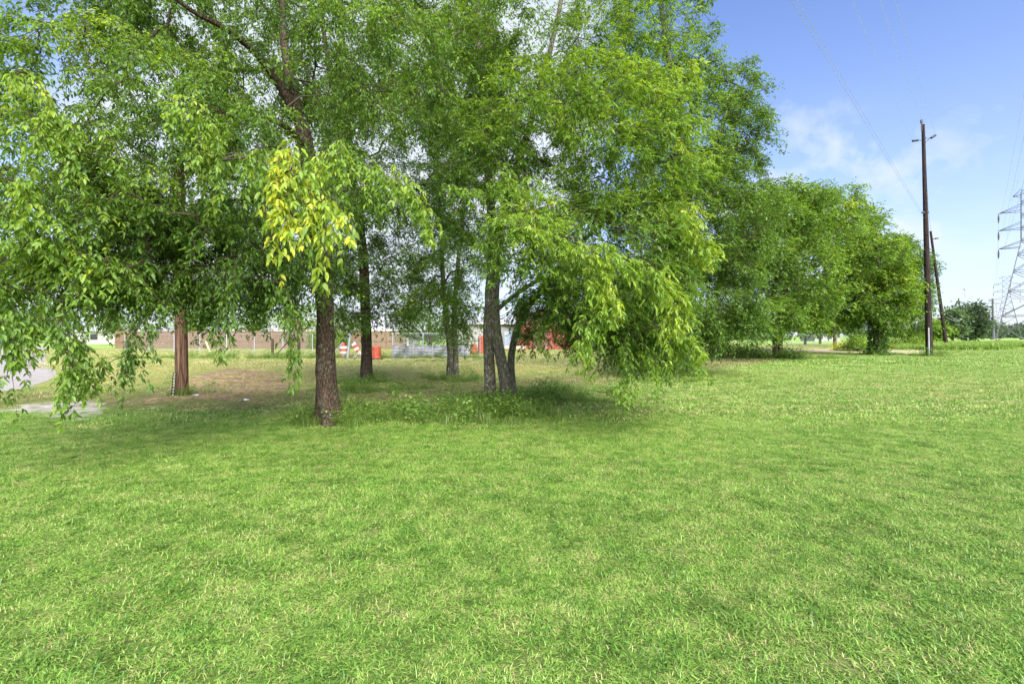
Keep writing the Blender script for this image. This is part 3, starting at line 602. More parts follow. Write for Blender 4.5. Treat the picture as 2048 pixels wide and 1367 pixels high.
strB = [([([(1000, 450, 7.0), (1050, 445, 6.6), (1090, 465, 6.4)], 7, .07, .70), ([(1110, 475, 6.6), (1180, 490, 6.3), (1260, 515, 6.2), (1320, 555, 6.2)], 11, .08, .70), ([(1330, 400, 7.6), (1390, 460, 7.4), (1415, 475, 7.4)], 8, .05, .74), ([(1180, 490, 6.2), (1190, 530, 6.1), (1215, 570, 6.1)], 6, .05, .76),
          ([(1300, 530, 6.8), (1345, 580, 6.7), (1355, 625, 6.7)], 8, .06, .70), ([(1320, 650, 7.4), (1360, 680, 7.3), (1385, 690, 7.3)], 6, .05, .74), ([(1150, 600, 6.4), (1155, 650, 6.3), (1165, 685, 6.3)], 5, .05, .66), ([(1210, 570, 6.4), (1190, 640, 6.3)], 5, .06, .60),
          ([(1240, 680, 7.2), (1250, 730, 7.1), (1258, 765, 7.1)], 4, .03, .60), ([(1285, 690, 7.4), (1310, 725, 7.3)], 4, .05, .58), ([(1340, 660, 8), (1380, 720, 8)], 4, .06, .6), ([(1090, 610, 7.8), (1095, 655, 7.7)], 4, .06, .40), ([(1330, 220, 8.2), (1395, 225, 8.0)], 6, .06, .70), ([(1350, 300, 8.2), (1400, 320, 8.0)], 6, .06, .70),
          ([(1080, 180, 8), (1120, 220, 7.7), (1150, 270, 7.6)], 9, .08, .70), ([(900, 380, 7.8), (1000, 360, 7.5), (1060, 370, 7.4)], 9, .1, .62), ([(1330, 120, 9), (1390, 140, 9)], 6, .1, .74), ([(1200, 200, 7.8), (1260, 240, 7.6)], 6, .1, .74)], lfBs)]
tree('bright green ash with three stems rising from one weedy foot', B, stB, loB, 202, lfB, strB, M_bark2, zmin=2.4, singles=280, name='ash_tree', r0=.0035)
# ---- behind the maple
C_ = gd(733, 762); dC = C_[1]
tree('tall tree with a single dark straight trunk behind the maple', C_, [([C_+[0, 0, -.05], at(733, 700, dC), at(731, 620, dC), at(725, 500, dC), at(705, 350, dC), at(690, 200, dC), at(680, 0, dC), at(672, -200, dC)], [.20, .18, .17, .155, .14, .12, .10, .05]),
      ([at(709, 380, dC), at(690, 280, dC-.3), at(660, 150, dC-.5), at(640, 0, dC-.6), at(625, -150, dC-.6)], [.10, .09, .075, .06, .03])],
     [(690, 60, 16.5, 190, 200, 2.6, 190, .38), (800, 300, 15.5, 150, 180, 2.2, 190, .34), (620, 440, 16, 150, 110, 2.2, 70, .30), (760, 520, 15.5, 110, 60, 1.6, 60, .32), (720, 600, 15.2, 70, 35, 1.0, 22, .30), (870, 80, 16, 130, 190, 2, 150, .42), (930, 250, 17.5, 80, 140, 2, 70, .38)], 303,
     (5, 7, 5, .75, .22, .115, .36, .6, .11), None, M_bark1, zmin=3.2, r0=.007)
D_ = gd(905, 757); dD = D_[1]
tree('slim tree with two close stems forking at the ground left of the three stems', D_, [([D_+[-.12, 0, -.05], at(900, 700, dD), at(893, 640, dD), at(885, 540, dD), at(880, 400, dD), at(870, 200, dD)], [.12, .11, .10, .085, .06, .03]),
      ([D_+[.1, 0, -.05], at(911, 700, dD+.1), at(908, 640, dD), at(915, 540, dD), at(930, 380, dD), at(940, 250, dD)], [.11, .10, .095, .08, .055, .03])],
     [(900, 520, 15.5, 90, 70, 1.6, 70, .46), (880, 610, 14.5, 75, 32, 1.1, 34, .50), (900, 380, 17, 100, 120, 2, 60, .34), (915, 650, 14.2, 28, 14, .5, 6, .52), (810, 630, 15, 26, 24, .5, 8, .44)], 404, (5, 7, 5, .62, .2, .105, .34, .55, .10), None, M_bark2, zmin=2.2, r0=.007)
# ---- the tall tree on the right of the ash
E = gd(1379, 748); dE = E[1]
tree('very tall dark tree whose airy top reaches highest against the blue sky', E, [([E+[0, 0, -.05], at(1377, 700, dE), at(1373, 640, dE), at(1372, 520, dE), at(1368, 380, dE), at(1350, 200, dE), at(1320, 0, dE), at(1300, -180, dE)], [.17, .15, .14, .13, .12, .10, .08, .04]),
      ([at(1372, 500, dE), at(1400, 380, dE+.2), at(1440, 260, dE+.3), at(1470, 180, dE+.3)], [.08, .07, .05, .025])],
     [(1330, 60, 21, 90, 170, 3.0, 130, .36), (1400, 250, 21, 115, 130, 3.2, 190, .36), (1430, 440, 20, 105, 110, 3.0, 190, .38), (1410, 580, 19.5, 100, 90, 2.6, 130, .34), (1340, 650, 19, 80, 40, 1.8, 60, .32), (1320, 690, 18, 70, 22, 1.2, 26, .34), (1500, 290, 21, 25, 90, 1.5, 22, .34), (1475, 170, 21, 30, 40, 1.2, 12, .40), (1440, 640, 19, 80, 36, 1.6, 44, .38), (1505, 430, 23, 50, 60, 2.5, 60, .40), (1370, 330, 19, 80, 180, 2, 90, .42)], 505,
     (5, 7, 5, .85, .24, .125, .38, .6, .11), None, M_bark2, zmin=3.5, r0=.008)
# ---- the row going back
def row_tree(label, px, py, top, lobes, seed, leaf=None, two=False, mat=M_bark1, rad=.2, **kw):
    b = gd(px, py); d = b[1]
    st = [([b+[0, 0, -.05], at(px-2, py-40*20/d, d), at(px-4, (py+top)/2+40, d), at(px+4, (py+top)/2-20, d), at(px, top+30, d)], [rad, rad*.85, rad*.7, rad*.5, rad*.2])]
    if two: st.append(([b+[.35, .1, -.05], at(px+9, py-60*20/d, d), at(px+16, (py+top)/2+40, d), at(px+30, top+80, d)], [rad*.8, rad*.7, rad*.5, rad*.2]))
    return tree(label, b, st, lobes, seed, leaf or (4, 6, 5, 1.15, .36, .195, .46, .5, .08), None, mat, zmin=kw.pop('zmin', 2.4), r0=.014, mat_leaf=M_far, sides=12, group='trees in the row going back along the lawn', **kw)
row_tree('bushy tree on two reddish brown stems with branches sweeping low over a weedy strip', 1552, 716, 380, [(1500, 560, 32, 90, 90, 4, 130, .40), (1545, 470, 33, 70, 90, 4, 120, .42), (1590, 560, 32, 60, 90, 4, 120, .52), (1570, 415, 34, 60, 36, 4, 80, .50), (1640, 450, 36, 40, 36, 4, 40, .54), (1500, 630, 30, 80, 30, 3, 60, .44), (1590, 630, 31, 40, 22, 3, 22, .50)], 606, two=True)
row_tree('yellow green tree behind the two stemmed one, with a ragged wide top', 1672, 697, 380, [(1620, 425, 48, 80, 40, 6, 130, .54), (1650, 520, 46, 95, 80, 6, 190, .44), (1660, 610, 45, 80, 36, 5, 80, .36), (1700, 450, 50, 34, 34, 4, 50, .54), (1725, 500, 50, 34, 34, 4, 44, .52)], 707, (4, 6, 5, 1.5, .5, .26, .46, .45, .08), zmin=3)
V7 = gd(1755, 710)
t7 = row_tree('tree with its trunk wrapped in dark climbing vine near the pole', 1755, 710, 470, [(1738, 520, 40, 40, 48, 4, 110, .52), (1764, 585, 39, 28, 48, 3, 90, .62), (1720, 590, 40, 38, 46, 4, 70, .54), (1755, 630, 39, 30, 24, 3, 30, .44), (1765, 510, 44, 20, 26, 3, 30, .40)], 808, rad=.26, two=False, mat=M_bark1)
row_tree('darker tree just behind the black pole with layered boughs', 1826, 692, 480, [(1790, 520, 66, 28, 32, 4, 80, .34), (1802, 590, 64, 22, 50, 4, 100, .34), (1850, 540, 70, 12, 34, 2, 22, .30), (1780, 495, 68, 20, 24, 4, 34, .36), (1822, 645, 62, 18, 20, 3, 36, .44)], 909, (4, 6, 5, 1.6, .55, .30, .46, .45, .08), zmin=2.5)
# vine on the wrapped trunk
rg = np.random.default_rng(5); n = 2600; hz = rg.uniform(0, 1, n)**1.1*6.2; an = rg.uniform(0, 6.283, n); rr = .30+.30*rg.random(n)+.7*np.exp(-hz/.45)*rg.random(n)
p = np.column_stack([V7[0]+rr*np.cos(an), V7[1]+rr*np.sin(an), hz+.05]); o_ = np.column_stack([np.cos(an), np.sin(an), np.full(n, -.6)]); a = unit(o_+rg.normal(0, .5, (n, 3))); nv = unit(np.column_stack([np.cos(an), np.sin(an), np.full(n, .5)])+rg.normal(0, .4, (n, 3)))
nv = unit(nv-a*(nv*a).sum(1, keepdims=True)); ln = rg.uniform(.12, .26, n)
tag(obj('vine', leaves_mesh('vine', (p, a, nv, ln, ln*.8, rg.normal(.16, .1, n)), M_far, V7), t7), 'dark climbing vine round the trunk', kind='stuff')
# ---- far and background trees and shrubs
def blob_plant(name, label, cat, base, rad, hgt, seed, n, ll, tint, group=None, zc=.55, trunk=True, lw=.55, tsd=.12, lm=None):
    """rounded shrub or distant tree: clumps of leaves round short limbs"""
    rg = np.random.default_rng(seed); base = np.array(base, float); root = thing(name, label, cat, tuple(base), group)
    k = max(10, n//60); u = unit(rg.normal(size=(k, 3))); u[:, 2] = np.abs(u[:, 2])*1.0 if not trunk else u[:, 2]
    c = u*(rg.uniform(.3, 1, k)**.5)[:, None]*np.array([rad, rad, hgt*(1-zc) if trunk else hgt*.85])*rg.uniform(.75, 1.12, k)[:, None]; c[:, 2] += hgt*zc if trunk else .05
    ids = rg.integers(0, k, n); cr = rad*.30; p = c[ids]+rg.normal(0, 1, (n, 3))*np.array([cr, cr, cr*.65])*.6; p[:, 2] = np.maximum(p[:, 2], .08)
    a = unit(unit(p-c[ids]+1e-3)+rg.normal(0, .6, (n, 3))-UP*.3); nv = UP+rg.normal(0, .5, (n, 3)); nv = unit(nv-a*(nv*a).sum(1, keepdims=True)); ln = ll*rg.uniform(.6, 1.3, n)
    tag(obj('crown' if trunk else 'foliage', leaves_mesh('crown', (p, a, nv, ln, ln*lw, np.full(n, tint)+rg.normal(0, tsd, n)+(rg.normal(0, .06, k))[ids]), lm or M_far, 0*base, True), root), kind='stuff')
    Vs = MB()
    if trunk: Vs.path([(0, 0, -.05), (.1, 0, hgt*.3), (0, .1, hgt*.75)], [rad*.09, rad*.07, rad*.03], 7)
    for q in range(6 if not trunk else 8):
        e = c[rg.integers(0, k)]; s = np.array([0, 0, hgt*.3 if trunk else 0]); Vs.path([s, (s+e)/2+rg.normal(0, rad*.05, 3), e], [rad*.035, rad*.025, rad*.01], 5)
    Vs.build('trunk' if trunk else 'stems', M_twig, root); return root
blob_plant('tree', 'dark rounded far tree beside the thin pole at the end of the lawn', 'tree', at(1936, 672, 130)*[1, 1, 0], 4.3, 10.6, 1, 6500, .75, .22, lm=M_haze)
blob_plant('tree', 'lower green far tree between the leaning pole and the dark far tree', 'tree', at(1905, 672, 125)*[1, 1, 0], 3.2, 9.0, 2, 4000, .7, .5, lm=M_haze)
blob_plant('tree', 'small light green tree behind the leaning pole', 'tree', at(1872, 672, 85)*[1, 1, 0], 1.9, 4.6, 3, 2600, .45, .52)
blob_plant('tree', 'dark broad tree far left beyond the road', 'tree', at(75, 672, 110)*[1, 1, 0], 6.5, 9, 4, 5000, .6, .2)
blob_plant('tree', 'green leafy tree at the end of the road on the left edge', 'tree', at(-40, 672, 120)*[1, 1, 0], 8, 11, 5, 6000, .6, .3)
for i, (px, d, r_, h_, ti, lab) in enumerate(((385, 68, 3.4, 6.4, .55, 'yellow green tree behind the wooden fence beside the reddish brown pole'), (505, 71, 3.8, 5.6, .45, 'spreading green tree behind the middle of the wooden fence'), (600, 69, 3.0, 6.2, .55, 'light green tree behind the wooden fence beside the brown trunk'), (690, 72, 3.6, 5.4, .40, 'green tree behind the creeper hedge'), (235, 82, 4.5, 6.0, .38, 'dark green tree at the left end of the wooden fence'))):
    blob_plant('tree', lab, 'tree', at(px, 672, d)*[1, 1, 0], r_, h_, 150+i, 2600, .30, ti, zc=.66)
blob_plant('tree', 'round bushy tree behind the corrugated metal sheets', 'tree', gd(858, 709), 2.9, 3.9, 6, 5200, .17, .30, zc=.55)
blob_plant('shrub', 'loose shrub growing beside the tree trunk behind the corrugated sheets', 'shrub', gd(925, 708), 1.1, 1.5, 66, 1200, .13, .42, trunk=False)
hg = 'shrubs along the foot of the tree row'
for i, (px, py, r_, h_, n, ti, lab) in enumerate([(1460, 716, 1.5, 1.3, 2400, .30, 'low dark shrub in the weedy strip left of the two reddish stems'), (1510, 716, 1.2, 1.0, 1800, .36, 'small green shrub left beside the two reddish stems'), (1585, 718, 1.1, .8, 1500, .26, 'low dark green clump right beside the two reddish stems'),
        (1715, 702, 1.6, 2.2, 2400, .46, 'light green shrub left of the vine wrapped trunk'), (1800, 696, 2.2, 2.5, 2600, .62, 'light green shrub between the vine wrapped trunk and the black pole'), (1840, 693, 2.0, 2.2, 2200, .55, 'green shrub hiding behind the foot of the black pole')]):
    blob_plant('shrub', lab, 'shrub', gd(px, py), r_, h_, 70+i, n, .12 if i < 3 else .2, ti, hg, trunk=False)
hs = 'small trees standing far behind the row'
for i, (px, d) in enumerate([(1610, 88), (1640, 96), (1668, 84), (1700, 92)]):
    blob_plant('tree', ['far small tree seen under the row, leftmost of the four', 'far small tree seen under the row, second from the left', 'far small tree seen under the row, third from the left', 'far small tree seen under the row, nearest the vine wrapped trunk'][i], 'tree', at(px, 672, d)*[1, 1, 0], 2.6, 6.5, 90+i, 2200, .4, .26, hs, zc=.62)
# hedge of creeper on the back fence
hb = at(662, 672, 58)*[1, 1, 0]; root = thing('hedge', 'green creeper hedge growing over the fence between the near trunks', 'hedge', tuple(hb)); rg = np.random.default_rng(8); n = 4200
p = np.column_stack([rg.uniform(-2.9, 2.4, n), rg.normal(0, .25, n), rg.uniform(.02, 1, n)**.8*2.1]); a = unit(rg.normal(0, .6, (n, 3))+[0, -.5, -.5]); nv = UP+[0, -.6, 0]+rg.normal(0, .4, (n, 3)); nv = unit(nv-a*(nv*a).sum(1, keepdims=True)); ln = rg.uniform(.1, .22, n)
tag(obj('foliage', leaves_mesh('foliage', (p, a, nv, ln, ln*.6, rg.normal(.48, .12, n)), M_far, 0*hb), root), kind='stuff')
# far wood at the horizon
def wood(name, label, x0, x1, d0, d1, h0, h1, n, seed, tint, ll):
    rg = np.random.default_rng(seed); k = 90; ds = rg.uniform(d0, d1, k); cx_ = (rg.uniform(x0, x1, k)-CX)/F*ds; hh = rg.uniform(h0, h1, k); rr = hh*rg.uniform(.4, .7, k)
    ids = rg.integers(0, k, n); u = unit(rg.normal(size=(n, 3)))*(rg.uniform(.5, 1, n)**.5)[:, None]
    p = np.column_stack([cx_[ids]+u[:, 0]*rr[ids], ds[ids]+u[:, 1]*rr[ids], hh[ids]*(.5+.5*u[:, 2])]); a = unit(u+rg.normal(0, .5, (n, 3))); nv = UP+rg.normal(0, .5, (n, 3)); nv = unit(nv-a*(nv*a).sum(1, keepdims=True)); l_ = ll*rg.uniform(.6, 1.3, n)
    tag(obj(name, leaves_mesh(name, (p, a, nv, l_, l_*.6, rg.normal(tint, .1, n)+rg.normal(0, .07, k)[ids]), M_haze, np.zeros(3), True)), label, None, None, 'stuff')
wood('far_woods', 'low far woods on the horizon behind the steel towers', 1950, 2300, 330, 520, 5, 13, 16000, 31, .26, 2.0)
wood('distant_tree_line', 'haze coloured distant tree line closing the view between the far poles', 1700, 2080, 800, 1200, 9, 15, 9000, 32, .2, 4.5)
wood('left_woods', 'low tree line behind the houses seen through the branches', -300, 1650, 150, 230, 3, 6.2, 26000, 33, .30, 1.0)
# ------------------------------------------------------------------ undergrowth
wc = bpy.data.collections.new('weed_clumps')
def weed_parts(seed, kind):
    rg = np.random.default_rng(seed)
    if kind == 0: return [blades(90, .16, .18, .38, .007, 4, 45, .35, .40, .15, rg=rg, segs=3), blades(14, .14, .2, .42, .005, 5, 40, .3, .92, .06, rg=rg, segs=3)]
    if kind == 1: return [blades(120, .22, .10, .22, .008, 10, 60, .4, .35, .15, rg=rg, segs=3), blades(30, .22, .1, .2, .005, 10, 60, .3, .85, .08, rg=rg, segs=3)]
    # broad leafed weed: stems with leaves
    parts = [blades(7, .06, .18, .40, .006, 4, 30, .2, .3, .1, rg=rg, segs=3)]; n = 130; h_ = rg.uniform(.05, .40, n); r_ = .05+.16*rg.random(n); an = rg.uniform(0, 6.283, n)
    p = np.column_stack([r_*np.cos(an), r_*np.sin(an), h_]); a = unit(np.column_stack([np.cos(an), np.sin(an), rg.normal(0, .4, n)])); nv = UP+rg.normal(0, .4, (n, 3)); nv = unit(nv-a*(nv*a).sum(1, keepdims=True)); ln = rg.uniform(.03, .065, n)
    b = np.cross(nv, a); V = (p[:, None]+a[:, None]*(LB[None, :, 0, None]*ln[:, None, None])+b[:, None]*(LB[None, :, 1, None]*ln[:, None, None]*.6)).reshape(-1, 3)
    parts.append((V, (np.arange(n)[:, None, None]*6+LQ[None]).reshape(-1, 4), np.repeat(rg.normal(.4, .15, n), 6))); return parts
for i in range(9): proto(wc, 'weed_%d' % i, weed_parts(200+i, i//3), M_weed)
def around(px, py, rx, ry, n):
    c = gd(px, py); return np.column_stack([c[0]+rng.normal(0, rx, n), c[1]+rng.normal(0, ry, n)])
WP = np.vstack([around(1000, 806, .8, .55, 120), around(1075, 795, .6, .5, 110), around(1010, 830, .7, .25, 60), around(900, 835, .9, .4, 90), around(660, 846, .35, .22, 60), around(740, 780, .8, .7, 60), around(733, 765, .5, .4, 40), around(905, 760, .7, .5, 50), around(1150, 790, 1.0, .7, 60), around(800, 825, 1.0, .5, 60),
                around(1379, 750, .5, .5, 30), around(1330, 760, 1.4, .9, 40), around(1490, 716, 3.0, .8, 110), around(1570, 716, 1.5, .6, 50), around(1755, 710, 1.2, .7, 40), around(1859, 712, .5, .4, 24), around(363, 790, .22, .2, 9), around(450, 716, 4.5, 1.2, 120), around(640, 716, 3.5, .8, 80), around(850, 716, 4.0, .5, 70), around(1240, 755, 1.5, .8, 30)])
n = len(WP); dist = WP[:, 1]; idx = rng.integers(0, 9, n); s_ = rng.uniform(.5, 1.15, n)*np.where(dist > 25, 1.5, 1.0); 
scatter('undergrowth', wc, np.column_stack([WP, np.zeros(n)]), idx, np.column_stack([rng.normal(0, .08, n), rng.normal(0, .08, n), rng.uniform(0, 6.28, n)]), np.column_stack([s_, s_, s_*rng.uniform(.7, 1.15, n)]), 'tangled weeds and tall grass round the feet of the trees', M_weed)
lw_ = bpy.data.collections.new('lawn_weed_clumps')
for i in range(4):
    rg = np.random.default_rng(400+i); proto(lw_, 'lawn_clump_%d' % i, [blades(70, .10, .05, .10, .007, 30, 78, .4, .30, .12, rg=rg, segs=3)] if i < 2 else [blades(26, .05, .04, .09, .014, 50, 85, .25, .22, .10, rg=rg, segs=3)], M_weed)
n = 900; yy = 1.3+rng.random(n)**1.3*20; LW = np.column_stack([rng.uniform(-1.15, 1.15, n)*yy, yy]); LW = LW[keep_off(LW, .3)]; n = len(LW); s_ = rng.uniform(.5, 1.1, n)
scatter('lawn_weeds', lw_, np.column_stack([LW, np.full(n, .004)]), rng.integers(0, 4, n), np.column_stack([0*s_, 0*s_, rng.uniform(0, 6.28, n)]), np.column_stack([s_, s_, s_*.7]), 'darker broad bladed weeds dotted through the mown lawn', M_weed)
tcn = bpy.data.collections.new('tall_grass_clumps')
for i in range(3): 
    rg = np.random.default_rng(300+i); proto(tcn, 'tall_clump_%d' % i, [blades(420, 1.0, .6, 1.15, .05, 3, 38, .3, .45, .18, rg=rg, segs=3)], M_ftall)
X = rng.uniform(.80, 1.25, 900); Y = rng.uniform(54, 95, 900); TP_ = np.column_stack([X*Y, Y]); k = (TP_[:, 0] > 46+.0*Y); k &= ~((X > 1.02) & (Y < 66)); TP_ = TP_[k]; n = len(TP_); s_ = rng.uniform(.75, 1.1, n)
scatter('tall_grass', tcn, np.column_stack([TP_, np.zeros(n)]), rng.integers(0, 3, n), np.column_stack([0*s_, 0*s_, rng.uniform(0, 6.28, n)]), np.column_stack([s_*1.1, s_*1.1, s_*.85]), 'band of tall unmown grass beyond the black pole', M_ftall)
# ------------------------------------------------------------------ poles
def wood_pole(name, label, base, top, r0, r1, mat, group=None):
    base = np.array(base, float); root = thing(name, label, 'pole', tuple(base), group); top = np.array(top, float); t = np.linspace(0, 1, 14)[:, None]
    P = base*(1-t)+top*t; rg = np.random.default_rng(3); mod = 1+rg.normal(0, .012, (14, 16)); V, Q = tube(P, np.linspace(r0, r1, 14), 16, mod)
    me = py_mesh('shaft', V-base, [tuple(map(int, q)) for q in Q]+[tuple(range(len(V)-16, len(V)))], mat, False); obj('shaft', me, root); return root
PB = gd(1859, 712); PT = at(1846, 249, PB[1]); dP = PB[1]
rt = wood_pole('utility_pole', 'tall black wooden pole with two short insulator arms standing on the lawn', PB, PT, .235, .105, M_pole)
def pl(px, py, d=dP): return at(px, py, d)-PB
MB().bar(pl(1843.5, 262), pl(1843, 240), .05, 6).bar(pl(1843, 246), pl(1843, 240), .09, 8).build('top_pin', M_ins, rt)
MB().bar(pl(1845, 281), pl(1836, 280.5), .022, 6).build('bracket', M_black, rt)
MB().bar(pl(1836, 280.5), pl(1825, 282), .085, 8).build('insulator', M_black, rt)
MB().bar(pl(1850, 284), pl(1862, 276), .022, 6).bar(pl(1849, 277), pl(1862, 276), .018, 6).build('bracket', M_black, rt)
MB().bar(pl(1862, 276), pl(1871, 270.5), .085, 8).build('insulator', M_black, rt)
for py in (277, 285, 425): MB().path([pl(1847.5+(py-277)*.03, py+2), pl(1847.5+(py-277)*.03, py-2)], [.118+.0003*(py-277)]*2, 12).build('band', M_black, rt)
MB().bar(pl(1849, 425, dP-.2), pl(1844, 425, dP-.2), .07, 6).build('insulator', M_ins, rt)
c0 = pl(1858, 712, dP-.29); MB().bar(c0, pl(1857, 655, dP-.28), .05, 8).build('conduit', M_galv, rt)
L2 = at(1893, 672, 66)*[1, 1, 0]; l2 = wood_pole('utility_pole', 'dark leaning pole behind the tall grass, tilted to the left', L2, at(1861, 462, 66), .23, .13, M_pole)
for (px, py, dx) in ((1864, 478, 11), (1868, 540, -5)): MB().bar(at(px, py, 66)-L2, at(px+dx, py-1, 66)-L2, .06, 6).build('bracket', M_pole, l2)
MB().bar(at(1871, 477, 66)-L2, at(1876, 476, 66)-L2, .12, 6).build('insulator', M_ins, l2)
L3 = at(1929, 672, 150)*[1, 1, 0]; l3 = wood_pole('utility_pole', 'brown pole with drooping service wires before the dark far tree', L3, at(1917, 596, 148), .26, .15, M_pole2)
MB().bar(at(1905, 622, 148.5)-L3, at(1932, 604, 148.5)-L3, .05, 5).build('bracket', M_galv, l3)
L4 = at(1931, 672, 170)*[1, 1, 0]; l4 = wood_pole('utility_pole', 'thin grey mast rising above the dark far tree', L4, at(1930, 573, 170), .13, .08, M_galv); MB().bar(at(1930, 580, 170)-L4, at(1930, 577, 170)-L4, .4, 6).build('lamp_head', M_galv, l4)
L5 = at(1987, 672, 240)*[1, 1, 0]; l5 = wood_pole('utility_pole', 'dark transmission pole with four stacked cross arms in the distance', L5, at(1985, 597, 240), .55, .38, M_steel)
for py in (599, 606, 619, 630): MB().bar(at(1977, py, 240)-L5, at(1985, py-1, 240)-L5, .14, 5).build('cross_arm', M_steel, l5)
MB().bar(at(1985, 606, 240)-L5, at(1999, 606, 240)-L5, .14, 5).build('cross_arm', M_steel, l5)
L6 = at(1979, 672, 420)*[1, 1, 0]; l6 = wood_pole('utility_pole', 'faint farthest transmission pole left of the dark transmission pole', L6, at(1979, 622, 420), .5, .4, M_steel)
for py in (624, 632, 640): MB().bar(at(1975, py, 420)-L6, at(1983, py, 420)-L6, .16, 5).build('cross_arm', M_steel, l6)
# brown pole on the left behind the maple leaves
LPB = gd(364, 790); lp = wood_pole('utility_pole', 'reddish brown wooden pole on the mulch patch at the left', LPB, at(358, 330, LPB[1]), .155, .12, M_pole2)
gb = gd(343, 793); lad = thing('cable_ladder', 'small black rack of rods beside the foot of the reddish brown pole', 'rack', tuple(gb))
for dx in (0, .07): MB().bar((dx, 0, 0), (dx+.05, 0, .62), .012, 6).build('rail', M_black, lad)
for k in range(8): MB().bar((.005+k*.006, 0, .05+k*.075), (.075+k*.006, 0, .05+k*.075), .008, 5).build('rung', M_white, lad)
tag(MB().bar(gd(421, 706), at(412, 682, gd(421, 706)[1]), .06, 8).build('guy_guard', M_vinyl), 'pale yellow leaning guard tube in front of the wooden fence', 'guard tube')
# ------------------------------------------------------------------ steel tower
DL = np.array([1, 1, 0])/math.sqrt(2); DA = np.array([-1, 1, 0])/math.sqrt(2)
def tower(label, base, k=1.0, thick=1.0, braces=True):
    root = thing('transmission_tower', label, 'tower', tuple(base), 'steel lattice towers in one line'); hb, hm, zt, z1 = 5.0*k, 1.35*k, 30.2*k, 20.5*k
    def cor(i, z_):
        sx, sy = ((1, 1), (-1, 1), (-1, -1), (1, -1))[i]; h_ = hb+(hm-hb)*min(z_/z1, 1); return DL*sx*h_ + DA*sy*h_ + UP*z_
    for i in range(4): MB().path([cor(i, -.1), cor(i, z1), cor(i, zt)], [.11*thick, .09*thick, .075*thick], 4).build('leg', M_steel, root)
    for i in range(4):
        MB().box(cor(i, .15), (.9*k, .9*k, .7*k)).build('footing', M_black, root)
    lev = [0, 5.6*k, 10.5*k, 14.5*k, 17.8*k, z1, 23.*k, 25.5*k, 28*k, zt]
    for a in range(len(lev)-1):
        for i in range(4):
            j = (i+1) % 4; t_ = (.055 if a < 5 else .045)*thick
            if a == 0:
                m_ = (cor(i, lev[1])+cor(j, lev[1]))/2; MB().bar(cor(i, .3), m_, t_, 4).build('brace', M_steel, root); MB().bar(cor(j, .3), m_, t_, 4).build('brace', M_steel, root)
            elif braces:
                MB().bar(cor(i, lev[a]), cor(j, lev[a+1]), t_, 4).build('brace', M_steel, root); MB().bar(cor(j, lev[a]), cor(i, lev[a+1]), t_, 4).build('brace', M_steel, root)
            MB().bar(cor(i, lev[a+1]), cor(j, lev[a+1]), t_, 4).build('brace', M_steel, root)
    tips = []
    for z_, L in ((29.4*k, 2.5*k), (26.4*k, 4.5*k), (22.9*k, 4.5*k), (19.2*k, 4.5*k)):
        for s in (1, -1):
            tip = DA*s*L*1.0+UP*z_ if z_ > 28*k else DA*s*(L)+UP*z_; b = MB()
            for q in (1, -1):
                b.bar(DA*s*hm+DL*q*hm+UP*z_, tip, .055*thick, 4); b.bar(DA*s*hm+DL*q*hm+UP*(z_+1.15*k), tip, .05*thick, 4)
            b.bar(DA*s*(L+hm)/2+DL*hm*.5+UP*z_, DA*s*(L+hm)/2+DL*hm*-.5+UP*z_, .04*thick, 4); b.build('cross_arm', M_steel, root)
            if z_ < 28*k:
                MB().path([tip+UP*-.15, tip-UP*.9*k, tip-UP*1.9*k], [.06*thick, .16*thick, .09*thick], 6).build('insulator', M_ins, root)
                tips.append((base+tip-UP*1.95*k))
            else: tips.append(base+tip)
    return tips
TB = at(2062, 672, 95)*[1, 1, 0]
tp1 = tower('nearest steel lattice tower at the right edge with three arms and hanging insulators', TB)
tp2 = tower('second steel lattice tower, small and centred left of the nearest one', at(2013, 672, 232)*[1, 1, 0], 1.0, .75)
tp3 = tower('third and fainter steel lattice tower beyond the second', at(1997, 672, 430)*[1, 1, 0], 1.0, 1.1, False)
tp4 = tower('farthest and tiniest steel lattice tower near the vanishing point', at(1988, 672, 700)*[1, 1, 0], 1.0, 1.3, False)
def wire(a, b, sag, r_, label, n=24, group='overhead power lines'):
    t = np.linspace(0, 1, n)[:, None]; P = np.array(a)*(1-t)+np.array(b)*t - UP*(sag*4*t*(1-t)); m = P[0].copy()
    o = MB().path(P-m, r_, 4, False).build('power_line', M_wire, None, loc=tuple(m)); tag(o, label, 'wire', group)
lv = ['top', 'top', 'upper', 'upper', 'middle', 'middle', 'lower', 'lower']
for i, (a, b) in enumerate(zip(tp1, tp2)):
    s = 'left' if i % 2 == 0 else 'right'
    wire(a, b, 3.2, .016, 'wire from the %s %s arm of the nearest tower to the second tower' % (lv[i], s))
    if i % 2 == 0: wire(a, a-np.array([.696, .718, 0])*150+UP*.5, 3.0, .013, 'wire sweeping up out of frame from the %s left arm of the nearest tower' % lv[i])
for i, (a, b) in enumerate(zip(tp2, tp3)):
    if i % 2 == 0: wire(a, b, 4, .035, 'distant wire from the %s arm of the second tower to the third' % lv[i])
back = -DL*75
for a_, lab, sg, r_ in ((at(1843, 240, dP), 'wire ending on the top pin of the black pole', 0.3, .008), (at(1825, 282, dP), 'wire ending on the left insulator of the black pole', 0.3, .007), (at(1844, 425, dP), 'wire ending on the side clamp of the black pole, lower than the others', 0.2, .007), (at(1849, 438, dP+.3), 'lowest wire, passing just behind the side clamp of the black pole', .3, .007), (at(1871, 270, dP), 'wire ending on the right insulator of the black pole', 0.3, .007)):
    wire(a_, a_+back+UP*.6, sg, r_, lab)
for a_, b_, lab in ((at(1846, 250, dP), at(1862, 465, 66), 'wire from the black pole top to the leaning pole'),): wire(a_, b_, .8, .014, lab)
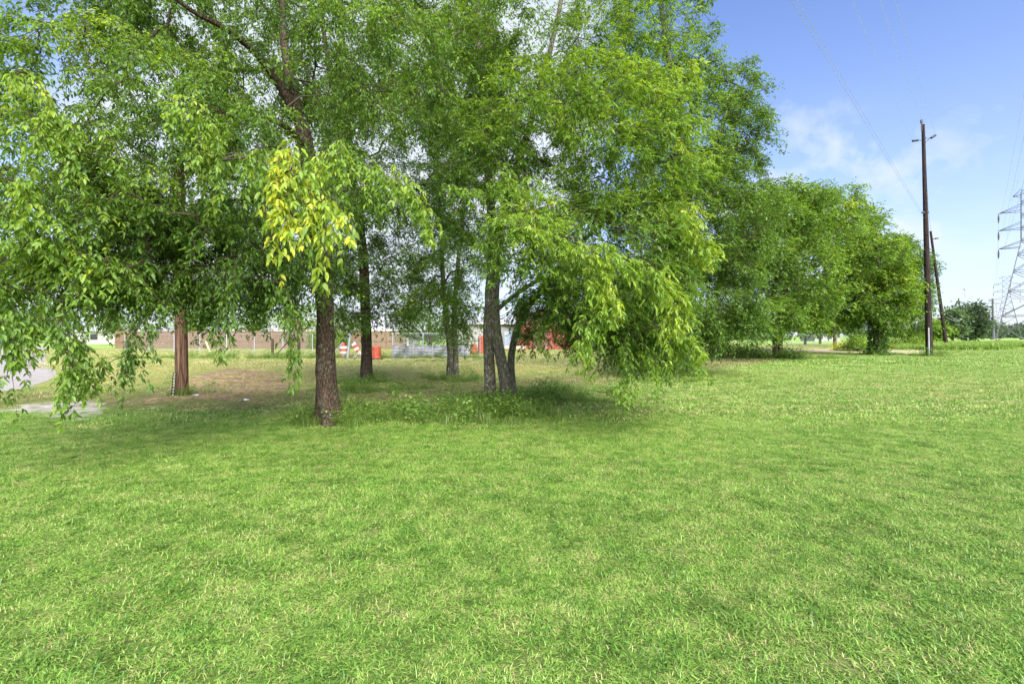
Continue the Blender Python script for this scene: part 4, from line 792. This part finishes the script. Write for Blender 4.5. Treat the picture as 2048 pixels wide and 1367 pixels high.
for k, (x, y, d_) in enumerate(((1890, 632, 60), (1893, 626, 70))): wire(at(1931, 629, 149), at(x, y, d_), 1.2, .03, ['upper', 'lower'][k]+' pale service wire drooping from the brown far pole')
for k, (xx, yy) in enumerate(((1978, 668), )): pass
# ------------------------------------------------------------------ fences
fa, fb = at(230, 672, 62)*[1, 1, 0], at(812, 672, 60)*[1, 1, 0]; fr = thing('wooden_fence', 'brown vertical board privacy fence behind the trees on the left', 'fence', tuple(fa)); v = fb-fa; L = np.linalg.norm(v); dv = v/L; npn = int(L/2.45); rz = math.atan2(dv[1], dv[0]); rg = np.random.default_rng(4)
for k in range(npn):
    b = MB(); p0 = dv*(k*L/npn); m = 16
    for q in range(m): b.box(p0+dv*((q+.5)*L/npn/m)+UP*(1.1+rg.uniform(-.02, .02))+[0, rg.uniform(-.006, .006), 0], (L/npn/m*.86, .02, 2.2+rg.uniform(-.02, .02)), rz)
    b.build('panel', M_wood, fr)
    MB().box(p0+dv*(L/npn/2)+UP*.9-[0, .035, 0], (L/npn*.99, .04, .09), rz).build('rail', M_wood, fr)
    MB().box(p0+UP*1.1+[0, .08, 0], (.1, .1, 2.2), rz).build('post', M_wood, fr)
def chain(a, b, n, label, hgt=1.75):
    a = np.array(a); b = np.array(b); root = thing('chain_link_fence', label, 'fence', tuple(a), 'chain link fences across the lot'); v = b-a; L = np.linalg.norm(v); dv = v/L
    for k in range(n+1): MB().bar(dv*L*k/n, dv*L*k/n+UP*hgt, .035, 8).build('post', M_galv, root)
    MB().bar(UP*hgt, dv*L+UP*hgt, .022, 6).build('top_rail', M_galv, root)
    st = .09; m = int(L/st); pts = []
    for k in range(-int(hgt/st), m):
        for s in (1, -1):
            x0 = k*st; x1 = x0+hgt; z0, z1 = (0.03, hgt) if s == 1 else (hgt, .03); c0, c1 = max(x0, 0), min(x1, L)
            if c1 <= c0: continue
            f0, f1 = (c0-x0)/hgt, (c1-x0)/hgt; pts.append([dv*c0+UP*(z0+(z1-z0)*f0), dv*c1+UP*(z0+(z1-z0)*f1)])
    P = np.array(pts); V, Q = many_tubes(P, np.full(P.shape[:2], .0022), 3); tag(obj('wire_mesh', np_mesh('wire_mesh', V, Q, M_galv), root), kind='stuff')
chain(gd(250, 704), gd(625, 708), 7, 'left run of chain link fence standing before the wooden fence')
chain(gd(785, 716), gd(960, 713), 3, 'short run of chain link fence standing at the corrugated sheets')
chain(gd(1560, 690), gd(1720, 690), 7, 'far run of chain link fence seen under the row of trees')
gbz = gd(545, 711); gr = thing('fence_brace', 'old dark timber corner posts with a slanting brace by the chain link fence', 'fence'); gr.location = tuple(gbz)
MB().bar((0, 0, 0), (0, 0, 1.35), .11, 8).build('post', M_bark1, gr); MB().bar((.35, 0, .12), (1.35, .1, 1.3), .045, 6).build('brace', M_bark1, gr); MB().bar((.1, 0, .14), (1.2, .1, .12), .04, 6).build('rail', M_bark1, gr); MB().bar((1.75, .8, 0), (1.7, .8, 3.2), .13, 8).build('post', M_bark1, gr)
gp = gd(695, 717); gt = thing('gate_post', 'leaning galvanised gate post with a diagonal stay, beside the orange barrel', 'post', tuple(gp)); d_ = gp[1]
MB().bar((0, 0, 0), at(701, 662, d_)-gp, .085, 10).build('post', M_galv, gt); MB().bar(at(671, 703, d_)-gp, at(699, 667, d_)-gp, .045, 8).build('stay', M_galv, gt)
# ------------------------------------------------------------------ barrels, sheets, buildings
def barrel(label, base, hgt, rad, stripes=True, group='orange traffic barrels', tilt=0):
    root = thing('traffic_barrel', label, 'barrel', tuple(base), group); root.rotation_euler = (0, tilt, 0); n = 6; zs = np.linspace(.07, hgt, n)
    MB().path([(0, 0, 0), (0, 0, .05), (0, 0, .07)], [rad*1.25, rad*1.25, rad*1.1], 20).build('foot_ring', M_rubber, root)
    for k in range(n-1):
        r_ = rad*(1-.035*k); nm = 'reflective_band' if stripes and k in (1, 3) else 'body_ring'
        MB().path([(0, 0, zs[k]), (0, 0, zs[k]+.02), (0, 0, zs[k+1]-.02), (0, 0, zs[k+1])], [r_*.96, r_, r_*.985, r_*.95], 20).build(nm, M_white if nm[0] == 'r' else M_orange, root)
    MB().path([(0, 0, hgt), (0, 0, hgt+.05)], [rad*.5, rad*.45], 12).build('handle', M_orange, root)
barrel('orange barrel with two white bands left of the leaning gate post', gd(687, 714), 1.0, .31)
barrel('orange barrel partly hidden right of the single dark straight trunk', gd(752, 718.5), .85, .36, False)
barrel('short orange barrel at the right end of the corrugated sheets', gd(947, 708), .85, .33, False)
barrel('tall stacked orange barrel behind the short one near the three stems', gd(962, 707), 1.55, .30, False)
bb = gd(722, 714); br = thing('barricade', 'white and orange striped barricade board leaning on rubble behind the straight trunk', 'barricade', tuple(bb))
for k in range(6): MB().box((-.05-.17*k*.55, 0, .12+.17*k), (.32, .04, .165), 0, ('Y', -.5)).build('stripe', M_orange if k % 2 == 0 else M_white, br)
MB().bar((.12, -.03, 0), (-.55, .05, 1.15), .03, 6).build('stay', M_galv, br)
rb = gd(703, 716); rbt = thing('rubble_pile', 'heap of grey brown rubble at the foot of the gate post', 'rubble', tuple(rb)); rg = np.random.default_rng(6)
for k in range(26):
    c = rg.normal(0, 1, 3)*[.45, .2, .0]; s = rg.uniform(.1, .24); V = unit(rg.normal(size=(10, 3)))*s*rg.uniform(.7, 1, (10, 1))
    import bmesh
    bm = bmesh.new(); [bm.verts.new(tuple(v_)) for v_ in V]; bmesh.ops.convex_hull(bm, input=bm.verts); me = bpy.data.meshes.new('stone'); bm.to_mesh(me); bm.free(); me.materials.append(M_straw if k % 2 else M_conc)
    obj('stone', me, rbt, (c[0], c[1], s*.5))
cs = gd(785, 717); root = thing('corrugated_sheet_stack', 'low row of weathered galvanised corrugated sheets standing on edge behind the trunks', 'metal sheets', tuple(cs)); ce = gd(938, 714); v = ce-cs; Lc = np.linalg.norm(v); dv = v/Lc; nv_ = np.array([dv[1], -dv[0], 0])
M_corr = flat('weathered_zinc', (.40, .41, .43), .6, .2, .3, 1.6, .4, 0, (.07, .07, .075))
for k in range(4):
    m = 50; zz_ = np.linspace(0, .88, m); x0, x1 = k*Lc/4-.03, (k+1)*Lc/4; V = []; 
    for z_ in zz_:
        off = .03*math.sin(z_*2*math.pi/.11)
        for x in (x0, x1):
            for th_ in (0, .006): V.append(dv*x+nv_*(off+th_+(k % 2)*.05)+UP*(z_+(.01, .0, .02, .01)[k]))
    Fc = []
    for i in range(m-1):
        a = 4*i; Fc += [(a, a+2, a+6, a+4), (a+1, a+5, a+7, a+3)]
    py = py_mesh('sheet', V, Fc, M_corr); obj('sheet', py, root)
    MB().box(dv*x1+nv_*.1+UP*.45, (.06, .06, .9)).build('stake', M_galv, root)
# red shed
sb = at(1036, 672, 57)*[1, 1, 0]; root = thing('red_shed', 'red ribbed metal shed behind the ash tree with a faded red roof', 'shed', tuple(sb)); W, Hs, Dp = 8.2, 3.0, 7
b = MB(); m = 56; V = []
for i in range(m*2+1):
    x = W*i/(m*2); V += [(x, -(.0 if (i//1) % 2 == 0 else .05), 0), (x, -(.0 if i % 2 == 0 else .05), Hs)]
for k in range(7):
    x0 = W*k/7; x1 = W*(k+1)/7; nb = 8; VV = []
    for i in range(nb*4+1):
        x = x0+(x1-x0)*i/(nb*4); y = (0, -.045, -.045, 0)[i % 4]; VV += [(x, y, .03), (x, y, Hs)]
    obj('wall_panel', py_mesh('wall_panel', VV, [(2*i, 2*i+2, 2*i+3, 2*i+1) for i in range(nb*4)], M_red), root)
MB().box((W/2, Dp/2+.03, Hs/2), (W-.02, Dp, Hs-.02)).build('wall', M_red, root)
MB().add([(-.2, -.3, Hs+.01), (W+.2, -.3, Hs+.01), (W+.2, Dp/2, Hs+1.5), (-.2, Dp/2, Hs+1.5), (-.2, Dp+.3, Hs+.01), (W+.2, Dp+.3, Hs+.01), (-.2, -.3, Hs+.09), (W+.2, -.3, Hs+.09), (W+.2, Dp/2, Hs+1.58), (-.2, Dp/2, Hs+1.58), (-.2, Dp+.3, Hs+.09), (W+.2, Dp+.3, Hs+.09)],
         [(0, 1, 2, 3), (3, 2, 5, 4), (6, 9, 8, 7), (9, 10, 11, 8), (0, 6, 7, 1), (4, 5, 11, 10), (1, 7, 8, 2), (2, 8, 11, 5), (0, 3, 9, 6), (3, 4, 10, 9)]).build('roof', M_redroof, root)
MB().box((2.6, -.08, 1.25), (1.8, .05, 2.4)).build('door', M_redroof, root)
# grey house
sb = at(905, 672, 64)*[1, 1, 0]; root = thing('grey_house', 'grey sided building with a white eave seen left of the red shed', 'building', tuple(sb)); W, Hs, Dp = 8.6, 3.1, 8
MB().box((W/2, Dp/2, Hs/2), (W, Dp, Hs)).build('wall', M_siding, root)
for k in range(15): MB().box((W/2, -.03, .12+k*.2), (W, .03, .19), 0, ('X', .09)).build('siding_board', M_siding, root)
MB().box((W/2, -.3, Hs+.12), (W+.6, .6, .22)).build('eave', M_white, root)
MB().add([(-.3, -.6, Hs+.24), (W+.3, -.6, Hs+.24), (W+.3, Dp/2, Hs+1.0), (-.3, Dp/2, Hs+1.0), (-.3, Dp+.3, Hs+.24), (W+.3, Dp+.3, Hs+.24)], [(0, 1, 2, 3), (3, 2, 5, 4), (0, 4, 5, 1)]).build('roof', M_roof, root)
MB().box((7.35, -.08, 1.1), (.95, .06, 2.1)).build('door', M_bluedoor, root)
MB().box((5.2, -.08, 1.7), (1.3, .06, 1.0)).build('window', M_glass, root)
# pale roofed house behind the fence
def house(label, px, d, W, Dp, Hs, rise):
    sb = at(px, 672, d)*[1, 1, 0]; root = thing('house', label, 'house', tuple(sb)); MB().box((W/2, Dp/2, Hs/2), (W, Dp, Hs)).build('wall', M_siding, root)
    V = [(-.5, -.5, Hs), (W+.5, -.5, Hs), (W-2, Dp/2, Hs+rise), (2, Dp/2, Hs+rise), (W+.5, Dp+.5, Hs), (-.5, Dp+.5, Hs)]
    MB().add(V, [(0, 1, 2, 3), (1, 4, 2), (3, 2, 4, 5), (0, 3, 5), (0, 5, 4, 1)]).build('roof', M_roof, root)
    MB().box((W/2, -.55, Hs-.02), (W+1, .08, .2)).build('fascia', M_white, root)
    for x in (.25, .6): MB().box((W*x, -.04, Hs*.55), (1.4, .06, 1.1)).build('window', M_glass, root)
house('low house with a long pale grey roof behind the wooden fence', 470, 78, 28, 9, 2.45, 2.3)
house('small pale house far behind the row of trees at the right', 1628, 150, 8, 7, 2.3, 1.2)
house('pale house at the far left behind the maple leaves', 150, 95, 15, 9, 2.6, 2.0)
# tan roll, brush pile, sticks, scraps
tr = gd(1008, 701); o = MB().path([(0, 0, .26), (.2, 0, .27), (2.2, 0, .27), (2.35, 0, .26)], [.2, .27, .27, .2], 14).build('straw_roll', M_tan, None, True, loc=tuple(tr)); tag(o, 'beige roll lying on the grass in front of the red shed', 'roll')
blob_plant('brush_pile', 'reddish brown heap of cut brush left of the vine wrapped trunk', 'brush pile', gd(1690, 699), 1.3, 1.0, 77, 1200, .2, .97, trunk=False, lw=.14)
for k, (px, py, l_, az) in enumerate(((829, 724, .8, .5), (861, 723, 1.1, -.5))):
    b0 = gd(px, py); o = MB().path([(0, 0, .03), (l_*.5*math.cos(az), l_*.3*math.sin(az), .14), (l_*math.cos(az), l_*math.sin(az), .04)], [.03, .022, .01], 6).build('fallen_branch', M_bark2, None, loc=tuple(b0)); tag(o, ['pale forked stick on the grass before the corrugated sheets', 'dark crooked stick on the grass right of the pale stick'][k], 'stick')
rg = np.random.default_rng(12)
for k, (px, py, s, lab) in enumerate(((391, 791, .07, 'white lump of litter right beside the reddish brown pole foot'), (838, 808, .05, 'small white scrap on the worn soil between the trunks'), (492, 800, .06, 'flat white scrap at the front edge of the mulch patch'))):
    bm = bmesh.new(); V = unit(rg.normal(size=(14, 3)))*[s*1.5, s, s*.35]; [bm.verts.new(tuple(v_)) for v_ in V]; bmesh.ops.convex_hull(bm, input=bm.verts); me = bpy.data.meshes.new('litter'); bm.to_mesh(me); bm.free(); me.materials.append(M_paper)
    o = obj('litter', me, None, tuple(gd(px, py)+UP*s*.3)); tag(o, lab, 'litter')
# blue car far left
cb = at(-2, 672, 84)*[1, 1, 0]; car = thing('parked_car', 'small blue car parked at the far end of the road by the left edge', 'car', tuple(cb), rz=R(12))
prof = [(-2.1, .35), (-2.15, .8), (-1.5, .95), (-1.3, 1.0), (-.7, 1.45), (.8, 1.5), (1.6, 1.05), (2.1, .95), (2.15, .4), (1.75, .32), (-1.75, .32)]
def prism(pf, y0, y1): n_ = len(pf); return [(x, y0, z_) for x, z_ in pf]+[(x, y1, z_) for x, z_ in pf], [tuple(range(n_)), tuple(reversed(range(n_, 2*n_)))]+[(i, i+n_, (i+1) % n_+n_, (i+1) % n_) for i in range(n_)]
MB().add(*prism(prof, -.85, .85)).build('body', M_blue, car); MB().add(*prism([(-1.15, 1.02), (-.65, 1.4), (.1, 1.42), (.1, 1.02)], -.87, .87)).build('window', M_glass, car); MB().add(*prism([(.2, 1.02), (.2, 1.42), (.75, 1.42), (1.4, 1.05)], -.87, .87)).build('window', M_glass, car)
for x in (-1.35, 1.35):
    for y in (-.78, .78): wo = MB().bar((x, y-.1, .33), (x, y+.1, .33), .33, 18).build('wheel', M_rubber, car); MB().bar((x, y-.11, .33), (x, y+.11, .33), .19, 12).build('rim', M_galv, wo)
for y in (-.6, .6): MB().box((-2.14, y, .72), (.06, .3, .14)).build('headlight', M_white, car)
